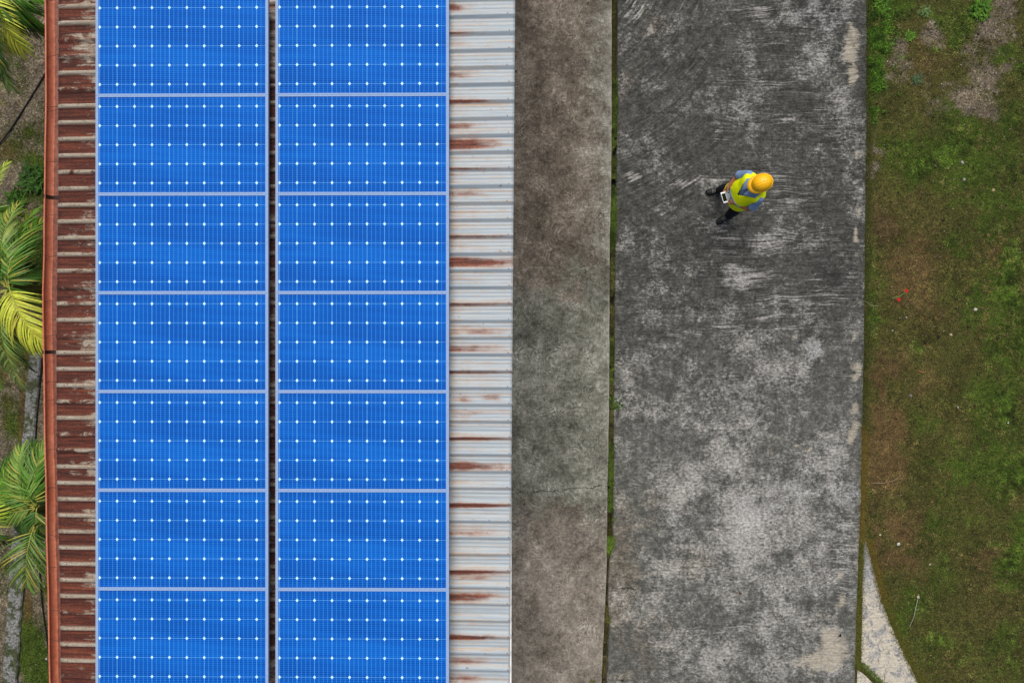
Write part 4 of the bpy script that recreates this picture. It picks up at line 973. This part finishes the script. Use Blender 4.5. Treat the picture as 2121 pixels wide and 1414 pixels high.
palm('yellow green palm at the left edge, left of the dark spiky palm', -30, 1090, 1.2, [
    (-30, 1090, 26, 1010, 1.1, .15, .28, 30, YG, .45), (-30, 1090, 24, 1060, 1.0, .15, .26, 28, MG, .45), (-30, 1085, 14, 960, .9, .15, .28, 30, GR, .45), (-30, 1090, 20, 1120, .9, .15, .26, 28, DG, .45), (-30, 1090, -60, 1000, 1.0, .15, .26, 26, GR, .5)], 3)

def weed(label, px, py, z, r, n, pal, cat='weed'):
    c = P(px, py, z); V, F, C = [], [], []
    for i in range(int(n*2.2)):
        a = random.uniform(0, 2*math.pi); l = r*.8*random.uniform(.35, 1.1); e = random.uniform(.15, .9)
        d = Vector((math.cos(a)*math.cos(e), math.sin(a)*math.cos(e), math.sin(e))); s = Vector((-d.y, d.x, 0)).normalized()
        o = Vector((random.uniform(-1, 1), random.uniform(-1, 1), 0))*r*.6; w = l*random.uniform(.07, .15)
        col = np.array(pal[random.randrange(len(pal))][:3])*random.uniform(.7, 1.3); i0 = len(V)
        V += [o, o+d*l*.4+s*w, o+d*l*.45, o+d*l*.4-s*w, o+d*l-Vector((0, 0, l*.25))]; C += [col]*5
        F += [(i0, i0+1, i0+2), (i0, i0+2, i0+3), (i0+1, i0+4, i0+2), (i0+3, i0+2, i0+4)]
    me = np_mesh('weed', np.array([tuple(v) for v in V]), F, 3); set_tint(me, np.array(C))
    o = link_mesh('weed', me, LEAF); o.location = c; tag(o, label, cat)
BG = [lin(82, 118, 32), lin(64, 98, 24), lin(98, 132, 44)]
weed('bright leafy weed in the gap, highest of those beside the driveway', 1270, 478, -.03, .09, 40, BG)
weed('tiny bright weed in the gap below the larger leafy one', 1271, 552, -.02, .05, 18, BG)
weed('dark weed spreading from the gap onto the driveway, halfway down', 1275, 838, -.01, .13, 46, [lin(62, 88, 28), lin(78, 98, 38), lin(50, 70, 26)])
weed('olive weed in the gap near the bottom of the photo', 1259, 1283, -.01, .08, 30, [lin(74, 82, 32), lin(90, 88, 42)])
weed('olive weed at the bottom edge of the walkway', 1226, 1412, ZW, .07, 26, [lin(78, 90, 36), lin(92, 92, 46)])
weed('dark leafy weed clump on bare soil beside the upper gutter', 76, 372, -.05, .26, 150, DG+[lin(52, 84, 28)])
weed('low green weed patch left of the upper gutter, between two palms', 34, 415, -.05, .2, 90, DG+GR)
weed('bright bush of weeds at the very top of the driveway edge', 1822, 8, -.02, .16, 120, BG+GR)
weed('round light green weed in the upper field near the driveway', 1884, 76, -.02, .1, 60, BG)
weed('grey green weed among the stones of the upper field', 1898, 166, -.02, .1, 46, [lin(78, 98, 66), lin(66, 88, 54)])
weed('green weed clump at the top of the field beside gravel', 2030, 22, -.02, .18, 110, GR)
weed('pale green weed near the top of the field', 1915, 24, -.02, .1, 50, [lin(96, 124, 70), lin(84, 110, 58)])

# ------------------------------------------------------------------ person
def build_person():
    C0 = Vector((3.36, 2.155, 0))
    Fd = Vector((-.908, -.419, 0)).normalized(); Sd = Vector((-Fd.y, Fd.x, 0)); Sd = Vector((.419, -.908, 0)).normalized()   # Sd: the person's left
    root = thing('person', 'person in yellow hard hat and yellow vest standing on the driveway holding a remote control', 'person', C0)
    Lc = lambda x, y, z: Vector((x, y, z))-C0
    skin = plain('skin', lin(150, 94, 68), .55, .35, .1, 30)
    shirt_m = plain('blue_shirt', lin(122, 148, 186), .85, .2, .12, 14)
    vest_m = plain('fluorescent_yellow_vest', lin(238, 255, 0), .7, .25, .06, 9)
    band_m = plain('reflective_band', lin(136, 156, 178), .45, .5, .08, 30)
    tr_m = plain('dark_trousers', lin(24, 27, 38), .85, .2, .3, 16)
    boot_m = plain('black_boots', lin(20, 21, 23), .6, .3, .3, 40)
    lace_m = plain('grey_laces', lin(136, 132, 128), .8)
    hat_m = plain('yellow_hard_hat', lin(255, 188, 4), .32, .5, .04, 6)
    def ring(z, c, hw, hd, n=28, p=2.3, fdz=0.0):
        out = []
        for k in range(n):
            a = 2*math.pi*k/n; ca, sa = math.cos(a), math.sin(a)
            u = math.copysign(abs(ca)**(2/p), ca)*hw; v = math.copysign(abs(sa)**(2/p), sa)*hd
            out.append(Vector((c[0], c[1], 0)) - Vector((C0.x, C0.y, 0)) + Sd*u + Fd*v + Vector((0, 0, z + fdz*sa)))
        return out
    R_sh, L_sh = Lc(3.315, 2.325, 1.40), Lc(3.455, 1.985, 1.40)
    R_el, L_el = Lc(3.238, 2.372, 1.12), Lc(3.405, 1.905, 1.10)
    R_wr, L_wr = Lc(3.110, 2.222, 1.06), Lc(3.215, 2.000, 1.03)
    R_hp, L_hp = Lc(3.33, 2.25, .90), Lc(3.40, 2.07, .90)
    R_kn, L_kn = Lc(3.25, 2.315, .50), Lc(3.385, 1.995, .50)
    R_an, L_an = Lc(3.27, 2.385, .09), Lc(3.415, 1.985, .09)
    neck0, neck1 = Lc(3.384, 2.154, 1.43), Lc(3.382, 2.150, 1.53)
    hc = Lc(3.378, 2.148, 1.615)
    # ---- body: one continuous surface
    bm = bmesh.new()
    tor = [(.84, (3.36, 2.155), .155, .115), (.95, (3.36, 2.155), .16, .115), (1.08, (3.36, 2.155), .15, .11), (1.22, (3.37, 2.155), .165, .115), (1.34, (3.38, 2.155), .165, .105), (1.42, (3.385, 2.155), .13, .08), (1.46, (3.38, 2.152), .07, .06)]
    loft(bm, [ring(z, c, w_, d_) for z, c, w_, d_ in tor])
    tube(bm, [neck0, neck1], [.062, .055], 14)
    # head: cranium, jaw, nose, ears, brow
    hf = (Fd*.94+Vector((0, 0, -.34))).normalized(); hu = (Vector((0, 0, 1))*.94+Fd*.34).normalized()
    def blob(c, rx, ry, rz, ax=(Fd, Sd, Vector((0, 0, 1)))):
        g = bmesh.ops.create_uvsphere(bm, u_segments=20, v_segments=12, radius=1.0)
        for v in g['verts']: v.co = c + ax[0]*v.co.x*rx + ax[1]*v.co.y*ry + ax[2]*v.co.z*rz
    hx = (hf, Sd, hu)
    blob(hc+hu*.025-hf*.01, .098, .078, .098, hx); blob(hc-hu*.055+hf*.025, .07, .062, .065, hx)
    blob(hc+hf*.098-hu*.012, .018, .013, .022, hx); blob(hc+hf*.088-hu*.062, .012, .026, .009, hx)
    for s in (-1, 1):
        blob(hc+Sd*s*.08-hu*.005-hf*.005, .018, .010, .032, hx); blob(hc+hf*.085+Sd*s*.032+hu*.012, .010, .016, .010, hx)
    for sh, el, wr in ((R_sh, R_el, R_wr), (L_sh, L_el, L_wr)):
        tube(bm, spline([sh, sh.lerp(el, .5), el], 4), [.042, .043, .044, .045, .045, .044, .043, .042, .041], 14)
        tube(bm, spline([el, el.lerp(wr, .4), wr], 4), [.041, .042, .042, .040, .037, .034, .031, .028, .027], 14)
    for hp, kn, an in ((R_hp, R_kn, R_an), (L_hp, L_kn, L_an)):
        tube(bm, [hp, hp.lerp(kn, .5), kn, kn.lerp(an, .35), an], [.085, .075, .057, .055, .038], 14)
    # hands curling round the two sides of the controller
    ctl = Lc(3.131, 2.102, 1.03)
    cl = Vector((.29, -.957, 0)).normalized(); cf = Vector((-.957, -.29, 0)).normalized()      # controller long axis (to the person's left), forward
    for s, wr in ((-1, R_wr), (1, L_wr)):
        grip = ctl + cl*s*.088 - cf*.005
        pd = (grip-wr).normalized()
        k1 = wr.lerp(grip, .45)+Vector((0, 0, -.004)); k2 = grip + cl*s*.012
        for off in (-.5, .5):
            o = Vector((0, 0, off*.026)); tube(bm, [wr+o*.6, k1+o, k2+o], [.022, .023, .019], 12)
        for i, (fl, fz) in enumerate(((.072, -.006), (.080, -.018), (.074, -.030), (.060, -.041))):
            b0 = k2 + Vector((0, 0, fz+.012)) + cf*.004
            b1 = b0 + cf*fl*.42 + cl*s*.006
            b2 = b1 + cf*fl*.26 - cl*s*fl*.28
            b3 = b2 - cl*s*fl*.30 - cf*.006
            tube(bm, spline([b0, b1, b2, b3], 3), [.0095]*4+[.009]*3+[.008]*3, 8)
        t0 = k1 + Vector((0, 0, .02)); t1 = t0 + (grip-k1)*.5 + cf*.012 - cl*s*.012 + Vector((0, 0, .012)); t2 = ctl + cl*s*.058 + cf*.016 + Vector((0, 0, .03))
        tube(bm, spline([t0, t1, t2], 3), [.012, .012, .0115, .011, .0105, .010, .009], 8)
    me = remeshed(bm, .0055, 5); link_mesh('body', me, skin, root, True)
    # ---- trousers
    bm = bmesh.new()
    loft(bm, [ring(z, c, w_, d_) for z, c, w_, d_ in [(.80, (3.365, 2.155), .165, .125), (.92, (3.365, 2.155), .175, .13), (1.03, (3.36, 2.155), .165, .125)]])
    for hp, kn, an in ((R_hp, R_kn, R_an), (L_hp, L_kn, L_an)):
        tube(bm, spline([hp, hp.lerp(kn, .5), kn, kn.lerp(an, .5)+Vector((0, 0, .02)), an+Vector((0, 0, .03))], 4), [.105, .103, .10, .097, .094, .091, .088, .084, .08, .078, .076, .074, .072, .07, .068, .066, .066], 16)
    me = remeshed(bm, .009, 3)
    for v in me.vertices:
        q = v.co; v.co += v.normal*(mnoise.noise(Vector((q.x*9, q.y*9, q.z*16)))*.010)
    link_mesh('trousers', me, tr_m, root, True)
    # ---- boots
    for an, toe in ((R_an, Lc(3.078, 2.361, .03)), (L_an, Lc(3.250, 1.878, .03))):
        bm = bmesh.new()
        d = Vector((toe.x-an.x, toe.y-an.y, 0)); d.normalize(); heel = Vector((an.x, an.y, 0)) - d*.07
        toe0 = Vector((toe.x, toe.y, 0)) - d*.045
        s2 = Vector((-d.y, d.x, 0))
        rings = []
        for t, wv, hv in ((-.02, .022, .035), (.0, .034, .07), (.12, .038, .088), (.3, .038, .092), (.5, .042, .078), (.7, .05, .06), (.86, .05, .05), (.97, .04, .042), (1.03, .02, .03)):
            c = heel.lerp(toe0+d*.045, t)
            rings.append([c+s2*math.cos(a)*wv+Vector((0, 0, .002 + hv*(.5+.5*math.sin(a)) if math.sin(a) > -.3 else .002)) for a in [2*math.pi*k/16 for k in range(16)]])
        loft(bm, rings)
        tube(bm, [Vector((an.x, an.y, .06)), Vector((an.x, an.y, .14))+d*-.005], [.05, .055], 14)
        b = link_mesh('boot', remeshed(bm, .006, 3), boot_m, root, True)
        bm = bmesh.new()
        for t in (.42, .5, .58, .66):
            c = heel.lerp(toe0+d*.045, t); hv = np.interp(t, [.3, .5, .7], [.092, .078, .06])
            tube(bm, [c-s2*.026+Vector((0, 0, hv-.006)), c+Vector((0, 0, hv+.004)), c+s2*.026+Vector((0, 0, hv-.006))], .0042, 6)
        obj('laces', bm, lace_m, b)
    # ---- shirt with short sleeves
    bm = bmesh.new()
    loft(bm, [ring(z, c, w_, d_) for z, c, w_, d_ in [(.96, (3.36, 2.155), .185, .15), (1.1, (3.36, 2.155), .18, .145), (1.24, (3.368, 2.155), .185, .138), (1.35, (3.378, 2.155), .185, .122), (1.42, (3.384, 2.155), .145, .098), (1.46, (3.38, 2.152), .085, .075)]])
    for sh, el, bk in ((R_sh, R_el, Vector((.0, .0, 0))), (L_sh, L_el, -Fd*.03)):
        m1 = sh.lerp(el, .45)+bk*.5; m2 = sh.lerp(el, .82)+bk
        tube(bm, spline([sh+(Vector((C0.x*0, 0, 0))), m1, m2], 4), [.056, .058, .060, .062, .065, .068, .071, .073, .074], 16)
    me = remeshed(bm, .008, 4)
    for v in me.vertices:
        q = v.co; v.co += v.normal*(mnoise.noise(Vector((q.x*14, q.y*14, q.z*10)))*.006)
    link_mesh('shirt', me, shirt_m, root, True)
    # ---- vest: flared shell, open V neck, arm openings
    VR = [(.84, (3.345, 2.15), .238, .205, -.02), (.90, (3.345, 2.15), .232, .203, -.015), (.98, (3.345, 2.15), .222, .200, -.01), (1.02, (3.347, 2.15), .218, .197, 0), (1.07, (3.349, 2.15), .214, .192, 0), (1.14, (3.353, 2.152), .210, .183, 0), (1.2, (3.358, 2.153), .207, .174, 0), (1.26, (3.365, 2.154), .206, .163, 0), (1.32, (3.372, 2.155), .207, .152, 0), (1.37, (3.378, 2.155), .220, .138, 0), (1.41, (3.382, 2.155), .222, .122, 0), (1.445, (3.383, 2.155), .200, .108, 0), (1.468, (3.382, 2.154), .13, .09, 0), (1.48, (3.38, 2.152), .082, .074, 0)]
    def fine(VR, k=3):
        out = []
        for a, b in zip(VR, VR[1:]):
            for j in range(k):
                t = j/k; out.append((a[0]+(b[0]-a[0])*t, (a[1][0]+(b[1][0]-a[1][0])*t, a[1][1]+(b[1][1]-a[1][1])*t), a[2]+(b[2]-a[2])*t, a[3]+(b[3]-a[3])*t, a[4]+(b[4]-a[4])*t))
        return out+[VR[-1]]
    def wr_(q): return mnoise.noise(Vector((q.x*7, q.y*7, q.z*5)))*.012 + mnoise.noise(Vector((q.x*18, q.y*18, q.z*9)))*.004
    def shell(rows, thick, keep, extra=0.0):
        bm = bmesh.new(); vr = []
        for z, c, w_, d_, f_ in rows:
            r = ring(z, c, w_+extra, d_+extra, 120, 2.4, f_); cc = Vector((c[0]-C0.x, c[1]-C0.y, z))
            vr.append([bm.verts.new(q+(q-cc).normalized()*wr_(q)) for q in r])
        for a, b in zip(vr, vr[1:]):
            for i in range(120):
                vv = (a[i], a[(i+1) % 120], b[(i+1) % 120], b[i]); ct = sum((v.co for v in vv), Vector())/4
                if keep(ct): bm.faces.new(vv)
        bmesh.ops.delete(bm, geom=[v for v in bm.verts if not v.link_faces], context='VERTS')
        bmesh.ops.recalc_face_normals(bm, faces=bm.faces)
        bmesh.ops.solidify(bm, geom=bm.faces[:], thickness=thick)
        return bm
    def keepv(q):
        rel = q - Vector((3.36-C0.x, 2.155-C0.y, 0)); s = rel.dot(Sd); f = rel.dot(Fd)
        if f > 0 and q.z > 1.20 and abs(s) < .005+(q.z-1.20)*.44: return False
        return True
    obj('vest', shell(fine(VR, 6), .004, keepv), vest_m, root, True)
    bandrows = [r for r in fine(VR, 6) if 1.035 < r[0] < 1.085]
    obj('reflective_band', shell(bandrows, .003, lambda q: True, .007), band_m, root, True)
    # collar flaps folded over the vest
    bm = bmesh.new(); nb = Lc(3.38, 2.152, 1.475)
    for s in (-1, 1):
        pts = [nb+Sd*s*.07-Fd*.03+Vector((0, 0, .025)), nb+Sd*s*.058+Fd*.045+Vector((0, 0, .02)), nb+Sd*s*.012+Fd*.115+Vector((0, 0, -.045)), nb+Sd*s*.03+Fd*.175+Vector((0, 0, -.13)),
               nb+Sd*s*.10+Fd*.125+Vector((0, 0, -.05)), nb+Sd*s*.15+Fd*.075+Vector((0, 0, -.022)), nb+Sd*s*.11-Fd*.035+Vector((0, 0, .012))]
        q = [bm.verts.new(v) for v in pts]
        bm.faces.new((q[0], q[1], q[5], q[6])); bm.faces.new((q[1], q[2], q[4], q[5])); bm.faces.new((q[2], q[3], q[4]))
    q0 = [bm.verts.new(nb+Sd*s*.07-Fd*.03+Vector((0, 0, .025))) for s in (-1, 1)]; q1 = [bm.verts.new(nb+Sd*s*.11-Fd*.035+Vector((0, 0, .012))) for s in (1, -1)]
    bb = [bm.verts.new(nb-Fd*.085+Vector((0, 0, .035))), bm.verts.new(nb-Fd*.115+Vector((0, 0, .005)))]
    bm.faces.new((q0[0], bb[0], bb[1], q1[1])); bm.faces.new((bb[0], q0[1], q1[0], bb[1]))
    bmesh.ops.remove_doubles(bm, verts=bm.verts, dist=.0005)
    bmesh.ops.subdivide_edges(bm, edges=bm.edges[:], cuts=2, use_grid_fill=True)
    bmesh.ops.recalc_face_normals(bm, faces=bm.faces); bmesh.ops.solidify(bm, geom=bm.faces[:], thickness=.004)
    obj('collar', bm, shirt_m, root, True)
    # ---- hard hat: dome, ridges, rim with a front peak
    hat = bpy.data.objects.new('hard_hat', None); COL.objects.link(hat); hat.parent = root
    hat.location = Lc(3.398, 2.156, 1.655)
    tilt = Matrix.Rotation(math.atan2(Fd.y, Fd.x)+math.radians(-8), 4, 'Z') @ Matrix.Rotation(math.radians(20), 4, 'Y')
    bm = bmesh.new(); nu, nv = 48, 18; rows = []
    for j in range(nv):
        e = (math.pi/2)*j/nv; r = []
        for i in range(nu):
            a = 2*math.pi*i/nu; x, y, z = math.cos(a)*math.cos(e)**.8, math.sin(a)*math.cos(e)**.8, math.sin(e)
            px, py_, pz = x*.138, y*.118, z*.122
            for yy, hh in ((0, .006), (.032, .0045), (-.032, .0045)):
                pz += hh*math.exp(-((py_-yy)/.006)**2)*max(0, min(1, (z-.45)*4))*(1 if abs(px) < .11 else 0)
            r.append(tilt @ Vector((px, py_, pz)))
        rows.append(r)
    vr = [[bm.verts.new(v) for v in r] for r in rows]; top = bm.verts.new(tilt @ Vector((0, 0, .127)))
    for a, b in zip(vr, vr[1:]):
        for i in range(nu): bm.faces.new((a[i], a[(i+1) % nu], b[(i+1) % nu], b[i]))
    for i in range(nu): bm.faces.new((vr[-1][i], vr[-1][(i+1) % nu], top))
    bmesh.ops.recalc_face_normals(bm, faces=bm.faces); bmesh.ops.solidify(bm, geom=bm.faces[:], thickness=.003)
    obj('shell', bm, hat_m, hat, True)
    bm = bmesh.new(); ri, ro = [], []
    for i in range(nu):
        a = 2*math.pi*i/nu; ext = .010 + .050*max(0, math.cos(a))**1.3
        ri.append(bm.verts.new(tilt @ Vector((math.cos(a)*.1365, math.sin(a)*.1165, .002)))); ro.append(bm.verts.new(tilt @ Vector((math.cos(a)*(.138+ext), math.sin(a)*(.118+ext*.9), -.006-.010*max(0, math.cos(a))))))
    for i in range(nu): bm.faces.new((ri[i], ri[(i+1) % nu], ro[(i+1) % nu], ro[i]))
    bmesh.ops.recalc_face_normals(bm, faces=bm.faces); bmesh.ops.solidify(bm, geom=bm.faces[:], thickness=.004)
    obj('peak', bm, hat_m, hat, True)
    # ---- remote control with a phone clipped to it
    cw = ctl + C0
    t = thing('remote_control', 'grey remote control with a white phone clipped on, held in both hands', 'remote control', cw, (0, 0, 0))
    B = Matrix((tuple(cl)+(0,), tuple(-cf)+(0,), (0, 0, 1, 0), (0, 0, 0, 1))).transposed(); B = Matrix.Identity(4) @ B @ Matrix.Rotation(math.radians(-14), 4, 'X')
    gm = plain('grey_plastic', lin(124, 130, 138), .5, .4, .08, 40); bk = plain('black_plastic', lin(20, 20, 22), .45, .4)
    bm = bmesh.new(); box(bm, -.082, -.045, -.02, .082, .05, .014, .012, B); obj('housing', bm, gm, t, True)
    for s in (-1, 1):
        bm = bmesh.new(); tube(bm, [B @ Vector((s*.045, .0, .012)), B @ Vector((s*.045, .0, .03))], [.009, .006], 12); obj('joystick', bm, bk, t, True)
    bm = bmesh.new()
    for k in range(5): box(bm, -.03+k*.015-.004, .018, .0135, -.03+k*.015+.004, .026, .017, .001, B)
    obj('button_row', bm, bk, t)
    bm = bmesh.new(); box(bm, -.02, -.075, -.006, .02, -.04, .006, .003, B); obj('phone_clamp', bm, bk, t)
    Pm = B @ Matrix.Translation((-.006+.012, -.083, .012))
    bm = bmesh.new(); box(bm, -.08, -.036, -.004, .08, .036, .004, .003, Pm); ph = obj('phone', bm, plain('white_phone', lin(238, 240, 242), .35, .5, .03), t, True)
    bm = bmesh.new(); box(bm, -.059, -.0305, .004, .059, .0305, .0056, .0005, Pm); obj('screen', bm, plain('dark_screen', lin(10, 22, 10), .25, .3), ph)
build_person()
